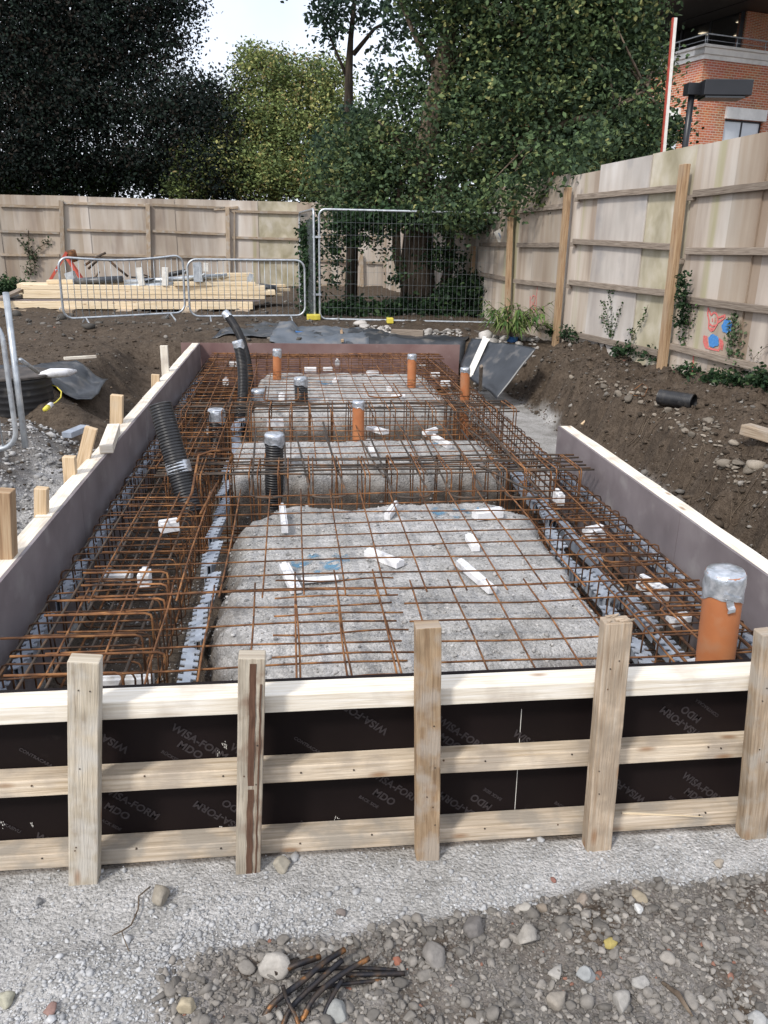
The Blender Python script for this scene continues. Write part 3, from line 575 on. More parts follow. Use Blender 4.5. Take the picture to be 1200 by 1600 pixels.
mat_sheet('mesh sheet over the nearest gravel mound, lapped onto the front sheets', ar(-.98, 15, .2), ar(3.60, 9, .19), z=ZM+.015, ext=.08)
mat_sheet('mesh sheet over the second gravel mound between the two cross beams', ar(-1.05, 15, .2), ar(5.95, 10, .19), z=ZM-.02)
mat_sheet('mesh sheet over the far gravel mound near the reddish board', ar(-1.1, 16, .2), ar(8.2, 20, .19), z=ZM-.01, amp=.01)
def cage(label, A0, A1, horiz, w0, w1, zt, zb, step, r, nb, mlong, double=False, sm_=None):
    """A0..A1 run; w0..w1 across; horiz True: runs along x"""
    c = ((A0+A1)/2, (w0+w1)/2) if horiz else ((w0+w1)/2, (A0+A1)/2)
    e = thing('steel_cage', label, 'reinforcement cage', (c[0], c[1], zb), 'cages tied from steel bars')
    def P(a, w, z): return Vector((a, w, z)) if horiz else Vector((w, a, z))
    a = A0+step*.4; k = 0
    while a < A1 and k < 98:
        for da in ((0, .022) if double else (0,)):
            j = lambda: random.uniform(-.014, .014); aa = a+da+random.uniform(-.02, .02)
            q = [P(aa+j(), w0+j(), zt+.01+j()), P(aa+j(), w1+j(), zt+.01+j()), P(aa+j(), w1+j(), zb), P(aa+j(), w0+j(), zb)]
            pts = []
            for i in range(4):
                p, n_, pr_ = q[i], q[(i+1) % 4], q[i-1]
                pts += [p+(pr_-p).normalized()*.03, p+((pr_-p).normalized()+(n_-p).normalized())*.009, p+(n_-p).normalized()*.03]
            pts.append(pts[0]); mb = MB(); mb.tube(pts, r, 5, cap=False); mb.build('stirrup', sm_ or rust, e, smooth=True)
        a += step; k += 1
    for i in range(nb):
        w_ = w0+.03+(w1-w0-.06)*i/(nb-1)
        for z in (zt, zb+.012):
            mb = MB(); mb.tube(wav(P(A0, w_+random.uniform(-.02, .02), z), P(A1, w_+random.uniform(-.02, .02), z), 8, .008), .0075, 6); mb.build('main_bar', mlong if z == zt else rust, e, smooth=True)
    return e
cage('long edge cage beside the left formwork board', 2.75, 12.0, False, -1.28, -.70, ZM-.11, FL+.02, .125, .0048, 6, rust_dk, sm_=rust_mid)
cage('long edge cage along the open right side of the pit', 2.75, 12.0, False, 1.66, 2.17, ZM-.10, FL+.02, .125, .0048, 6, rust_mid, sm_=rust_mid)
cage('cage across the far end in front of the reddish board', -1.2, 2.15, True, 11.45, 11.98, ZM-.02, FL+.02, .15, .005, 4, rust)
cage('nearer cross-beam cage with dark top bars behind the first gravel mound', -1.0, 2.2, True, 5.50, 6.0, ZM+.03, FL+.04, .20, .0055, 6, rust_dk, True)
cage('farther cross-beam cage between the second and third gravel mounds', -1.15, 2.2, True, 7.60, 8.12, ZM+.035, FL+.04, .20, .0055, 5, rust_dk, True)
# inner stirrup legs standing in the cross beams
def ubar(label, cx, y0, y1, w_, z, r=.008, mt=rust_dk, tilt=0, skew=0, name='hairpin_bar'):
    R = w_/2; pts = [Vector((cx-R+skew, y1, z+tilt))]
    for k in range(9):
        a = math.pi+math.pi*k/8; pts.append(Vector((cx+R*math.cos(a), y0+R*.55*(1+math.sin(a)), z)))
    pts.append(Vector((cx+R+skew, y1+random.uniform(-.1, .1), z+tilt))); mb = MB(); mb.tube(pts, r, 6)
    tag(mb.build(name, mt, smooth=True), label, 'steel bar', 'loose hairpin bars laid over the cross beams')
for px, lab in ((408, 'hairpin bar with its bend just right of the nearer black corrugated pipe'), (503, 'hairpin bar bend over the front of the nearer cross beam, left of centre'), (635, 'hairpin bar bend over the front of the nearer cross beam, at centre'), (724, 'hairpin bar bend over the nearer cross beam, right of centre'), (812, 'rightmost hairpin bar bend over the nearer cross beam')):
    p = PZ(px, 778, ZM+.0); ubar(lab, p.x+.05, p.y, p.y+random.uniform(1.3, 1.9), .24, ZM-.0, tilt=.07, skew=random.uniform(-.1, .05), mt=rust_dk)
for px, py, lab in ((440, 615, 'hairpin bar lying over the farther cross beam near the left black pipes'), (597, 610, 'rust-orange hairpin bar over the farther cross beam behind the central orange pipe'), (690, 606, 'hairpin bar over the farther cross beam near the two right orange pipes')):
    p = PZ(px, py, ZM+.05); ubar(lab, p.x, p.y-.4, p.y+.4, .35, ZM+.05, mt=rust)
mb = MB(); mb.tube([PZ(277, 895-80, ZM+.02), PZ(300, 770, ZM+.08), PZ(310, 712, ZM+.14), PZ(330, 705, ZM+.15), PZ(360, 703, ZM+.15), PZ(364, 712, ZM+.1), PZ(356, 728, ZM+.02)], .009, 6)
tag(mb.build('hooked_bar', rust, smooth=True), 'orange rusty hooked bar standing proud beside the leaning corrugated pipe', 'steel bar')
mb = MB(); mb.tube([PZ(339, 755, ZM+.04), PZ(313, 803, ZM+.02)], .008, 6); tag(mb.build('loose_bar', rust, smooth=True), 'short rusty bar lying diagonally in front of the nearer cross beam at left', 'steel bar')
for (a, b, lab) in (((700, 606), (800, 712), 'long dark bar lying lengthwise over the right side, farther one'), ((722, 640), (835, 745), 'long dark bar lying lengthwise over the right side, nearer one'), ((735, 672), (782, 716), 'short dark bar by the right edge cage in front of the farther cross beam'), ((745, 728), (842, 770), 'dark bar passing over the nearer cross beam at right'),
                    ((505, 660), (522, 720), 'dark bar between the central orange pipe and the black corrugated pipe'), ((565, 690), (600, 745), 'dark bar passing over the mound right of the central orange pipe'), ((628, 668), (668, 740), 'dark bar over the second mound at its right half')):
    p = PZ(*a, ZM+.03); q = PZ(*b, ZM+.03); mb = MB(); mb.tube(wav(p, q, 6, .008), .0085, 6); tag(mb.build('loose_bar', rust_dk, smooth=True), lab, 'steel bar')
# bent end hooks over the left cage
for k in range(7):
    y = 2.86+.17*k+random.uniform(-.02, .02); x = -.62+random.uniform(-.08, .12); z = ZM+.022; L = random.uniform(.4, .62)
    mb = MB(); mb.tube([(x-L, y, z), (x-.03, y-.01, z), (x-.005, y-.012, z-.008), (x, y-.012, z-.03), (x, y-.012, z-.18)], .0055, 6)
    tag(mb.build('hooked_bar', rust, smooth=True), ORD[k]+' of seven rusty bars with bent-down ends over the left edge cage', 'steel bar', 'hooked bars over the left edge cage')
for k in range(6):
    y = 3.3+.33*k+random.uniform(-.05, .05); x = 1.72+random.uniform(-.05, .08); z = ZM-.05; L = .35
    mb = MB(); mb.tube([(x+L, y, z), (x+.03, y, z+.0), (x, y+.02, z), (x, y+.07, z), (x+.03, y+.10, z), (x+L, y+.10, z)], .0055, 6)
    tag(mb.build('hairpin_bar', rust, smooth=True), ORD[k]+' rusty hairpin bar in the right edge cage, counting from the front', 'steel bar', 'hairpin bars in the right edge cage')
# bent offcuts at the bottom of the picture
def bar_px(pts, r, lab, mt):
    mb = MB(); q = [PZ(x, y, FL+z) for x, y, z in pts]; sp = []
    for i in range(len(q)-1):
        for k in range(5): 
            t = k/5; a = q[max(i-1, 0)]; b = q[i]; c = q[i+1]; d = q[min(i+2, len(q)-1)]
            sp.append(.5*((2*b)+(c-a)*t+(2*a-5*b+4*c-d)*t*t+(3*b-3*c+d-a)*t**3))
    sp.append(q[-1]); mb.tube(sp, r, 8); tag(mb.build('steel_offcut', mt, smooth=True), lab, 'steel offcut', 'bent steel bar offcuts in a heap at the bottom of the photo')
rust_bl = M('blackened_steel', [(.022, .022, .026), (.06, .045, .035), (.45, .19, .05)], 16, rough=.5, metal=.5, bump=.0012, bscale=220, lo=.42, hi=.72)
for pts, r, lab in (
    (((405, 1605, .02), (425, 1570, .06), (470, 1535, .09), (505, 1505, .10), (538, 1484, .09)), .010, 'thick dark bent offcut with rusty end pointing up right, leftmost of heap'),
    (((442, 1540, .12), (447, 1558, .09), (460, 1585, .06), (468, 1605, .04)), .0065, 'thin orange hooked offcut crossing the front of the heap'),
    (((440, 1610, .02), (455, 1575, .05), (495, 1535, .08), (535, 1500, .10)), .009, 'blue-black offcut lying steeply through the middle of the heap'),
    (((470, 1600, .03), (490, 1560, .07), (530, 1525, .09), (577, 1497, .10)), .009, 'dark offcut with an orange tip, rightmost of the rising ones'),
    (((470, 1520, .05), (540, 1512, .06), (620, 1516, .04)), .0065, 'straight dark offcut lying level at the top right of the heap'),
    (((540, 1523, .05), (590, 1522, .05), (632, 1521, .04)), .008, 'straight blue-black offcut ending furthest right'),
    (((480, 1548, .05), (540, 1537, .05), (600, 1532, .04)), .006, 'thin ribbed grey offcut lowest of the level ones'),
    (((500, 1605, .02), (515, 1565, .06), (535, 1530, .08)), .008, 'dark offcut bending down to the bottom edge at the right of the heap'),
    (((430, 1520, .06), (470, 1505, .08), (500, 1495, .07)), .010, 'short thick dark offcut at the upper left of the heap')):
    bar_px(pts, r, lab, rust_bl)

# ------------------------------------------------------------------ spacer blocks and notched strips
def block(px, py, z, L, w_, h, ang, lab, tilt=0):
    p = PZ(px, py, z); d = Vector((math.cos(ang), math.sin(ang), tilt)).normalized(); mb = MB()
    s = d.cross(Vector((0, 0, 1))).normalized()
    w_ *= .85; h *= .75; mb.beam(p-d*L/2, p+d*L/2, w_, h); 
    mb.beam(p-d*L/2+Vector((0, 0, h*.55)), p+d*L/2+Vector((0, 0, h*.55)), w_*.45, h*.35)
    tag(mb.build('spacer_block', white_block, bevel=.003), lab, 'spacer block', 'white spacer blocks under the steel')
R90 = math.pi/2
G1 = 'on the nearest gravel mound'
for a in ((443, 810, -.17, .42, .05, .07, R90+.05, 'long white spacer '+G1+', its far end at the black corrugated pipe'), (612, 798, -.17, .26, .05, .06, R90-.35, 'white spacer '+G1+' near its far edge at centre'),
          (762, 803, -.17, .2, .10, .07, .3, 'broken white spacer pieces '+G1+' near its far right corner'), (738, 848, -.17, .2, .06, .05, R90, 'short white spacer '+G1+' right of centre'),
          (743, 900, -.17, .40, .06, .05, R90+.25, 'long white spacer '+G1+' at right centre'), (600, 872, -.17, .26, .08, .05, R90+.7, 'white spacer lying slanted in the middle of the nearest mound'),
          (453, 903, -.17, .34, .07, .05, R90+.2, 'long white spacer '+G1+' at its left side'), (500, 905, -.17, .2, .06, .02, 0.1, 'flat thin white spacer '+G1+' beside the blue paint'),
          (823, 1042, -.30, .14, .09, .05, .2, 'white spacer piece by the front board near the leaning stake'), (550, 1047, -.30, .14, .05, .05, .5, 'white spacer piece by the front board near the middle stake'),
          (190, 1065, -.45, .30, .07, .07, .0, 'white spacer lying crosswise behind the first two stakes'), (1020, 920, -.2, .20, .07, .09, R90+.3, 'upright-looking white spacer in the right edge cage behind the leaning stake'),
          (928, 833, -.2, .13, .10, .09, .4, 'white spacer in the right edge cage beside the right board'), (873, 778, -.14, .12, .06, .10, R90, 'white spacer in the right edge cage just in front of the nearer cross beam'),
          (264, 822, -.09, .11, .08, .08, .4, 'white spacer perched on the steel above the left edge cage'), (226, 904, -.13, .09, .07, .1, R90, 'small white waisted spacer on the left edge cage'),
          (185, 900, -.4, .16, .1, .06, 0, 'white spacer deep in the left edge cage'), (1100, 1058-20, -.25, .2, .12, .03, .3, 'white plastic offcut in front of the big orange pipe'), (1060, 968, -.3, .12, .08, .06, .3, 'white spacer in the right cage left of the big orange pipe'),
          (690, 690, -.17, .36, .06, .06, R90+.25, 'long white spacer on the second mound at right'), (590, 672, -.17, .24, .10, .05, R90+.6, 'white spacer on the second mound beside the central orange pipe'), (672, 675, -.17, .2, .06, .06, .8, 'short white spacer on the second mound near its far right edge'), (582, 705, -.17, .22, .07, .05, R90, 'white spacer on the second mound in front of the central orange pipe'),
          (330, 672, -.3, .18, .09, .08, R90, 'white spacer in the left edge beam by the taped black pipe'), (430, 662, -.17, .16, .08, .08, 0.2, 'white spacer just behind the nearer black corrugated pipe'), 
          (485, 578, -.17, .16, .08, .07, 0, 'white spacer on the far mound left of centre'), (512, 577, -.17, .12, .07, .07, .3, 'white spacer on the far mound, second from the left along its far edge'), (527, 567, -.2, .14, .07, .1, R90, 'tall white spacer standing at the far edge of the far mound'), (582, 583, -.17, .16, .08, .07, .4, 'white spacer on the far mound at centre right'), (524, 595, -.17, .18, .07, .05, R90-.2, 'white spacer on the middle of the far mound'), (608, 608, -.17, .14, .07, .05, R90, 'white spacer on the far mound toward the right orange pipes'), (622, 620, -.17, .16, .07, .05, .1, 'white spacer at the near right edge of the far mound'), (353, 597, -.2, .12, .08, .1, R90, 'white spacer in the left edge cage beside the curved black pipes'), (365, 569, -.2, .12, .08, .08, 0, 'white spacer at the far left behind the curved black pipe'), (440, 620, -.17, .2, .08, .06, R90, 'white spacer on the far mound by the black pipes'), (696, 600, -.2, .12, .08, .08, 0, 'white spacer in the right edge cage near the far orange pipes'), (680, 587, -.2, .12, .06, .08, 0, 'white spacer in the right edge cage left of the rear right orange pipe'), (660, 572, -.2, .14, .06, .06, 0, 'white spacer at the far end right of the rear orange pipe')):
    block(*a)
def strip(c, d, L, w_, lab, z, tilt=0.0, grp='grey notched plastic strips in the edge beams'):
    """flat toothed strip: rectangular teeth either side of a spine"""
    d = Vector(d).normalized(); s = Vector((d.y, -d.x, 0)); s = (s*math.cos(tilt)+Vector((0, 0, 1))*math.sin(tilt)).normalized(); c = Vector((c[0], c[1], z)); th = Vector((0, 0, .004)); mb = MB()
    k = max(3, int(L/.055)); step = L/k
    mb.beam(c-d*L/2, c+d*L/2, w_*.42, .006, up=d.cross(s)*-1)
    for i in range(k):
        p = c-d*L/2+d*(step*(i+.5))
        mb.beam(p-d*step*.27+s*w_*.345, p+d*step*.27+s*w_*.345, w_*.27, .006, up=d.cross(s)*-1); mb.beam(p-d*step*.27-s*w_*.345, p+d*step*.27-s*w_*.345, w_*.27, .006, up=d.cross(s)*-1)
    for sg in (-1, 1):
        q = c-th*0+s*(sg*w_*.14)-Vector((0, 0, .045)); mb.beam(q-d*L/2, q+d*L/2, .005, .085)
    tag(mb.build('plastic_strip', strip_mat), lab, 'plastic strip', grp)
for k in range(12):
    y = 2.95+k*.72; 
    if y > 11.8: break
    strip((XL+.075, y), (random.uniform(-.05, .05), 1, 0), .58, .085, ORD[k]+' grey notched plastic strip along the foot of the left board', FL+.40-random.uniform(0, .05)+(.0), .25)
for k in range(13):
    strip((-.50+random.uniform(-.03, .03)-.01*k, 2.85+k*.5), (random.uniform(-.12, .12), 1, 0), .42, .085, ORD[k]+' grey notched plastic strip along the left edge of the gravel mounds', FL+.30+random.uniform(-.03, .05), random.uniform(-.3, .3))
    if k % 2 == 0: strip((-.60+random.uniform(-.03, .03), 2.9+k*.5), (random.uniform(-.1, .1), 1, 0), .40, .08, ORD[k//2]+' inner grey notched plastic strip under the left edge cage', FL+.22, random.uniform(-.3, .3))
for k in range(10):
    y = 2.85+k*.43
    strip((1.62+.03*k+random.uniform(-.03, .03), y), (random.uniform(-.1, .15), 1, 0), .40, .10, ORD[k]+' grey notched plastic strip down the right edge of the gravel mounds', FL+.33+random.uniform(-.03, .04), random.uniform(-.3, .3))
    strip((1.84+.01*k+random.uniform(-.03, .03), y+.1), (random.uniform(-.1, .1), 1, 0), .40, .09, ORD[k]+' grey notched plastic strip in the middle of the right edge cage', FL+.32+random.uniform(-.03, .04), random.uniform(-.3, .3))
    strip((XR-.07, y+.05), (random.uniform(-.03, .03), 1, 0), .38, .085, ORD[k]+' grey notched plastic strip along the foot of the right board', FL+.40, -.3)
# blue spray marks on the hardcore
def decal(px, py, L, w_, mat, lab):
    p = PZ(px, py, -.2); n = 10; pts = []
    for k in range(n):
        for q in range(5):
            a = (k/(n-1)-.5)*L; b = (q/4-.5)*w_*(1+.3*math.sin(k*2.1)); x = p.x+a; y = p.y+b; pts.append((x, y, hz(x, y)+.004))
    V = np.array(pts); F = np.array([[k*5+q, (k+1)*5+q, (k+1)*5+q+1, k*5+q+1] for k in range(n-1) for q in range(4)])
    o = np_mesh('paint_mark', V, F, mat); tag(o, lab, 'paint mark'); return o
def speckle(name, c):
    m = bpy.data.materials.new(name); m.use_nodes = True; t = m.node_tree; N = t.nodes; L = t.links; b = N['Principled BSDF']; b.inputs['Base Color'].default_value = (*c, 1); b.inputs['Roughness'].default_value = .9
    n = N.new('ShaderNodeTexNoise'); n.inputs['Scale'].default_value = 9; n.inputs['Detail'].default_value = 9; g = N.new('ShaderNodeNewGeometry'); L.new(g.outputs['Position'], n.inputs['Vector'])
    r = N.new('ShaderNodeMapRange'); r.inputs[1].default_value = .5; r.inputs[2].default_value = .62; r.inputs[4].default_value = .75; L.new(n.outputs['Fac'], r.inputs[0]); L.new(r.outputs[0], b.inputs['Alpha']); return m
faint_blue = speckle('faint_blue_spray', (.10, .24, .36))
for px, py, lab in ((500, 880, 'faded blue spray mark at the left of the nearest mound'), (715, 800, 'faded blue spray mark near the far edge of the nearest mound'), (665, 695, 'faded blue spray mark on the second mound'), (500, 600, 'faded blue spray mark on the far mound')):
    decal(px, py, .34, .22, faint_blue, lab)

# ------------------------------------------------------------------ pipes
def pipe_thing(label, base, top, r, kind, mid=None, cap='top', capl=.07, name='drain_pipe', n=24, grp='capped pipes standing up through the steel'):
    e = thing(name, label, 'pipe', (base.x, base.y, base.z), grp); steps = 120 if kind == 'corr' else 30; P = []; L = 0
    for k in range(steps+1):
        t = k/steps; q = base.lerp(top, t) if mid is None else base*(1-t)**2+mid*2*t*(1-t)+top*t*t; P.append(q)
    tot = sum((P[i+1]-P[i]).length for i in range(steps)); acc = 0; rs = []
    pitch = .021 if r > .07 else .016
    if kind == 'corr':
        steps = int(tot/pitch*6); P = []
        for k in range(steps+1):
            t = k/steps; P.append(base.lerp(top, t) if mid is None else base*(1-t)**2+mid*2*t*(1-t)+top*t*t); rs.append(r*(1-.065*(.5-.5*math.cos(2*math.pi*k/6))))
    else: rs = [r*(1.0 if k > 3 else 1.06) for k in range(steps+1)]
    mb = MB(); mb.tube(P, rs, n); mb.build('tube', blackpl if kind == 'corr' else orange, e, smooth=True)
    if cap is None: return e
    ends = [top] if cap == 'top' else [base]
    d = (P[-1]-P[-2]).normalized() if cap == 'top' else (P[0]-P[1]).normalized(); q = ends[0]; N_ = d.orthogonal().normalized(); B_ = d.cross(N_)
    m = MB(); rings = 9; seg = 28; V = []; F = []
    for i in range(rings):
        t = i/(rings-1)
        for k in range(seg):
            a = 2*math.pi*k/seg; wob = .035*math.sin(3*a+i*1.3)+.03*math.sin(7*a-i*2.1)+random.uniform(-.02, .02)
            cf = .985 if kind == 'corr' else 1.0
            if t < .7: rr = cf*r*(1.055+wob*.4+.02*math.sin(t*14+2*a)); h = -capl*(1-t/.7)+(.012*math.sin(2*a+1)+.008*math.sin(5*a) if i == 0 else 0)
            else: u = (t-.7)/.3; rr = cf*r*1.04*max(0., 1-u)**.5; h = .006+u*.004+r*.12*wob*4*(1-u)
            V.append(q+d*h+(N_*math.cos(a)+B_*math.sin(a))*max(rr, .0008))
    for i in range(rings-1):
        for k in range(seg): F.append((i*seg+k, i*seg+(k+1) % seg, (i+1)*seg+(k+1) % seg, (i+1)*seg+k))
    m.v = [tuple(v) for v in V]; m.f = F; m.uv = [[(0, 0)]*4]*len(F); m.mi = [0]*len(F); m.build('tape_cap', tape, e, smooth=True)
    return e
def vp(px_t, px_b, Y, r, kind, label, capl=.07, zb=FL, **k):
    b = PD(px_b[0], px_b[1], Y); t = PD(px_t[0], px_t[1], Y); d = (t-b).normalized(); b2 = b-d*max(0, (b.z-(zb-.05))/max(d.z, .3)); return pipe_thing(label, b2, t, r, kind, capl=capl, **k), b, t
e1, b, t = vp((1134, 893), (1117, 1030), 2.86, .078, 'smooth', 'large orange drain pipe with silver taped top at the front right corner', .105)
mb = MB(); p = t+Vector((-.012, -.083, -.09)); mb.beam(p, p+Vector((.012, -.006, -.055)), .03, .006, up=(0, -1, 0), n=4, jit=.004); mb.beam(p+Vector((-.03, -.002, .02)), p+Vector((.045, -.002, .0)), .02, .006, up=(0, -1, 0), n=4, jit=.004); mb.build('tape_tail', tape, e1)
vp((560, 627), (560, 690), 7.3, .056, 'smooth', 'orange drain pipe with silver taped top on the second mound', .06)
vp((727, 575), (725, 660), 8.72, .052, 'smooth', 'orange drain pipe beside the right edge near the farther cross beam', .05)
vp((644, 554), (643, 600), 9.82, .055, 'smooth', 'orange drain pipe with grey cap on the far mound at right', .06)
vp((433, 546), (433, 598), 10.44, .055, 'smooth', 'orange drain pipe on the far mound beside the curved black pipes', .09)
vp((429, 678), (428, 780), 6.3, .077, 'corr', 'black corrugated pipe with silver taped top in front of the nearer cross beam', .085)
vp((470, 590), (472, 655), 8.9, .076, 'corr', 'black corrugated pipe standing at the farther cross beam, right of a shorter one', .085)
vp((404, 609), (405, 655), 8.9, .080, 'corr', 'short black corrugated pipe with crumpled silver tape at the farther cross beam', .12)
vp((338, 640), (339, 695), 7.7, .080, 'corr', 'black corrugated pipe with loose silver tape in the left edge beam', .12)
b = PD(371, 632, 8.8); b.z = min(b.z, -.3); pipe_thing('thick curved black corrugated pipe rising by the left board, nearer of two', PD(371, 628, 8.8)-Vector((0, 0, .25)), PD(371, 533, 8.8), .058, 'corr', PD(388, 590, 8.8), capl=.07)
pipe_thing('long curved black pipe bending left at its taped end, farther of two', PD(390, 580, 11.0)-Vector((0, 0, .2)), PD(351, 489, 11.2), .056, 'corr', PD(387, 525, 11.0), capl=.09)
e = pipe_thing('wide black corrugated pipe leaning on the left board, taped at its foot', PD(298, 800, 5.42), PD(250, 632, 5.7), .082, 'corr', cap=None)
mb = MB(); p = PD(281, 740, 5.53); q = PD(277, 722, 5.56); mb.tube([p, p.lerp(q, .5), q], [.087, .0885, .087], 28, cap=False); mb.build('tape_band', tape, e, smooth=True)
# loose pipe on the bank
x0 = PG(1040, 640, .085); x1 = x0+Vector((.12, -.15, .0)); x1.z = max(x1.z, hz(x1.x, x1.y)+.09)
mb = MB(); n = 60; P = [x0.lerp(x1, k/n*1.0) for k in range(n+1)]; P = [p+(x1-x0)*.25 for p in P]
d = (x1-x0).normalized(); P = [x0-d*.08+d*(.36*k/n) for k in range(n+1)]; rs = [.080*(1-.035*(.5-.5*math.cos(2*math.pi*k/3))) for k in range(n+1)]
mb.tube(P, rs, 24, cap=False); mb.tube([P[-1], P[0]], [.066, .066], 24, cap=False)
for p, s_ in ((P[0], 1), (P[-1], 1)):
    pass
tag(mb.build('pipe_offcut', blackpl, smooth=True), 'short black corrugated pipe offcut lying on the right bank', 'pipe')

# ------------------------------------------------------------------ right hoarding
def hoarding_right():
    e = thing('hoarding', 'tall weathered plywood hoarding with timber posts along the right side', 'fence', (fx(10), 10, 0)); d = Vector((-.1, 1, 0)).normalized(); nrm = Vector((-1, -.1, 0)).normalized()
    y = 3.2; k = 0; ys_ = [3.2]
    jy = [PL(px, 240, *FEN).y for px in (1090, 1018, 941, 892)]
    tops = [PL(px, py, *FEN).z for px, py in ((1150, 217), (1054, 234), (980, 251), (917, 271))]
    js = [jy[0]-3.66, jy[0]-2.44, jy[0]-1.22]+jy
    while js[-1] < 26: js.append(js[-1]+1.22)
    for i in range(len(js)-1):
        zt = tops[0] if i <= 2 else tops[min(i-2, 3)] if i-2 < 4 else tops[3]+random.uniform(-.03, .03)
        a, b = js[i]-.010, js[i+1]+.010; mb = MB(); zb = -.08
        off = -nrm*(.004+.021*(i % 2))
        mb.poly([Vector((fx(q), q, z))+off for q, z in ((a, zb), (b, zb), (b, zt), (a, zt+.02))]); f0 = mb.v[-4:]
        mb.v = []; mb.f = []; mb.uv = []; mb.mi = []
        fr = [Vector(v) for v in f0]; bk = [v-nrm*.018 for v in fr]
        for quad in ((fr[3], fr[2], fr[1], fr[0]), (bk[0], bk[1], bk[2], bk[3]), (fr[2], fr[3], bk[3], bk[2]), (fr[1], fr[2], bk[2], bk[1]), (fr[3], fr[0], bk[0], bk[3]), (fr[0], fr[1], bk[1], bk[0])): mb.poly(quad)
        mb.build('plywood_sheet', {3: hoard_green, 4: hoard_grey}.get(i, hoard), e)
    posts = []
    for (t_, b_) in (((1081, 257), (1044, 573)), ((896, 293), (877, 519)), ((806, 312), (799, 505)), ((746, 385), (742, 480))):
        pb = PL(b_[0], b_[1], *FEN); pt = PL(t_[0], t_[1], *FEN); posts.append((pb+pt)/2)
        pb2 = Vector((pb.x, pb.y, pb.z-.3)); mb = MB(); o_ = nrm*.085; ct = Vector(((pt.x), pt.y, pt.z)); mb.beam(pb2+o_, ct+o_, .125, .075, up=nrm, n=5, jit=.003); mb.build('post', wood_post, e, bevel=.006)
    pb = Vector((fx(5.3), 5.3, -.3)); mb = MB(); mb.beam(pb+nrm*.085, pb+nrm*.085+Vector((0, 0, 2.6)), .125, .075, up=nrm); mb.build('post', wood_post, e, bevel=.006)
    segs = [((1088, 303), (1330, 275)), ((1076, 392), (1330, 394)), ((1058, 466), (1330, 500)), ((1052, 541), (1330, 610)),
            ((906, 308), (1063, 294)), ((899, 377), (1053, 386)), ((893, 441), (1045, 458)), ((881, 518), (1032, 552)),
            ((811, 383), (882, 383)), ((806, 439), (875, 447)), ((840, 508), (873, 516)), ((752, 382), (798, 382)), ((750, 428), (795, 436)), ((812, 330), (884, 322))]
    for a, b in segs:
        p = PL(a[0], a[1], *FEN)+nrm*.026; q = PL(b[0], b[1], *FEN)+nrm*.026
        if q.y < 3: q = p+(q-p)*((p.y-3.2)/(p.y-q.y))
        mb = MB(); mb.beam(p, q, .05, .075, n=6, jit=.003); mb.build('rail', wood_grey, e, bevel=.004)
    for (x, y) in ((1084, 309), (1066, 378+30), (905, 312), (898, 382), (891, 447)):
        p = PL(x, y, *FEN)+nrm*.03; mb = MB(); mb.beam(p-d*.05, p+d*.05, .045, .06); mb.build('rail_end', wood_grey, e)
    # graffiti
    def stroke(pts, r, mat, nm='spray_mark', close=False):
        q = [PL(x, y, *FEN)+nrm*.0015 for x, y in pts]; mb = MB()
        if close: q.append(q[0])
        for a, b in zip(q[:-1], q[1:]):
            dd = (b-a).normalized(); mb.beam(a-dd*r*.4, b+dd*r*.4, r*2, .002+random.uniform(0, .0006), up=nrm)
        mb.build(nm, mat, e)
    z = lambda x, y: (1030+x/7.06, 440+y/7.06)
    stroke([z(540, 290), z(535, 360), z(550, 430), z(545, 510), z(575, 545), z(605, 530), z(640, 470), z(650, 400), z(630, 350), z(605, 340), z(575, 370), z(560, 340), z(540, 290)], .010, spray_red)
    stroke([z(650, 400), z(690, 385), z(725, 370), z(725, 395), z(690, 425), z(650, 450)], .010, spray_red)
    stroke([z(588, 405), z(588, 440)], .0065, spray_red); stroke([z(617, 403), z(617, 445)], .0065, spray_red); stroke([z(560, 470), z(585, 490), z(630, 480)], .009, spray_red); stroke([z(560, 515), z(600, 520)], .009, spray_red)
    for k in range(5): stroke([z(492+k*9, 598+random.uniform(-8, 8)), z(488+k*11, 660), z(505+k*9, 722+random.uniform(-8, 8))], .0055, spray_red)
    for k in range(5): stroke([z(662+k*9, 625+k*7), z(675+k*8, 690), z(650+k*11, 752+random.uniform(-8, 8))], .0055, spray_red)
    stroke([z(510, 725), z(560, 740), z(660, 760)], .010, spray_red)
    def blob(cx, cy, rx, ry, mat):
        c = PL(*z(cx, cy), *FEN); mb = MB(); n = 22; pts = []
        sc = (PL(*z(cx+50, cy), *FEN)-c).length/50; 
        for k in range(n):
            a = 2*math.pi*k/n; f = random.uniform(.86, 1.12); pts.append(c+nrm*.005-d*(rx*f*math.cos(a)*sc)+Vector((0, 0, 1))*(ry*f*math.sin(a)*sc*.75))
        mb.poly(pts); back = [p-nrm*.004 for p in pts]
        for k in range(n): mb.poly([pts[k], back[k], back[(k+1) % n], pts[(k+1) % n]])
        mb.build('spray_mark', mat, e)
    blob(750, 490, 58, 62, spray_blue); blob(600, 655, 60, 58, spray_blue)
    stroke([z(380, 810), z(368, 990)], .010, spray_red)
    z2 = lambda x, y: (800+x/15, 430+y/15)
    stroke([z2(600, 230), z2(575, 500), z2(560, 880)], .006, spray_red); stroke([z2(430, 500), z2(425, 760)], .009, spray_red); stroke([z2(460, 560), z2(500, 470), z2(545, 500), z2(530, 620), z2(500, 680), z2(545, 740), z2(540, 860), z2(480, 880), z2(460, 760)], .007, spray_red)
    stroke([z2(470, 620), z2(470, 880)], .008, spray_red)
    return e
hoarding_right()
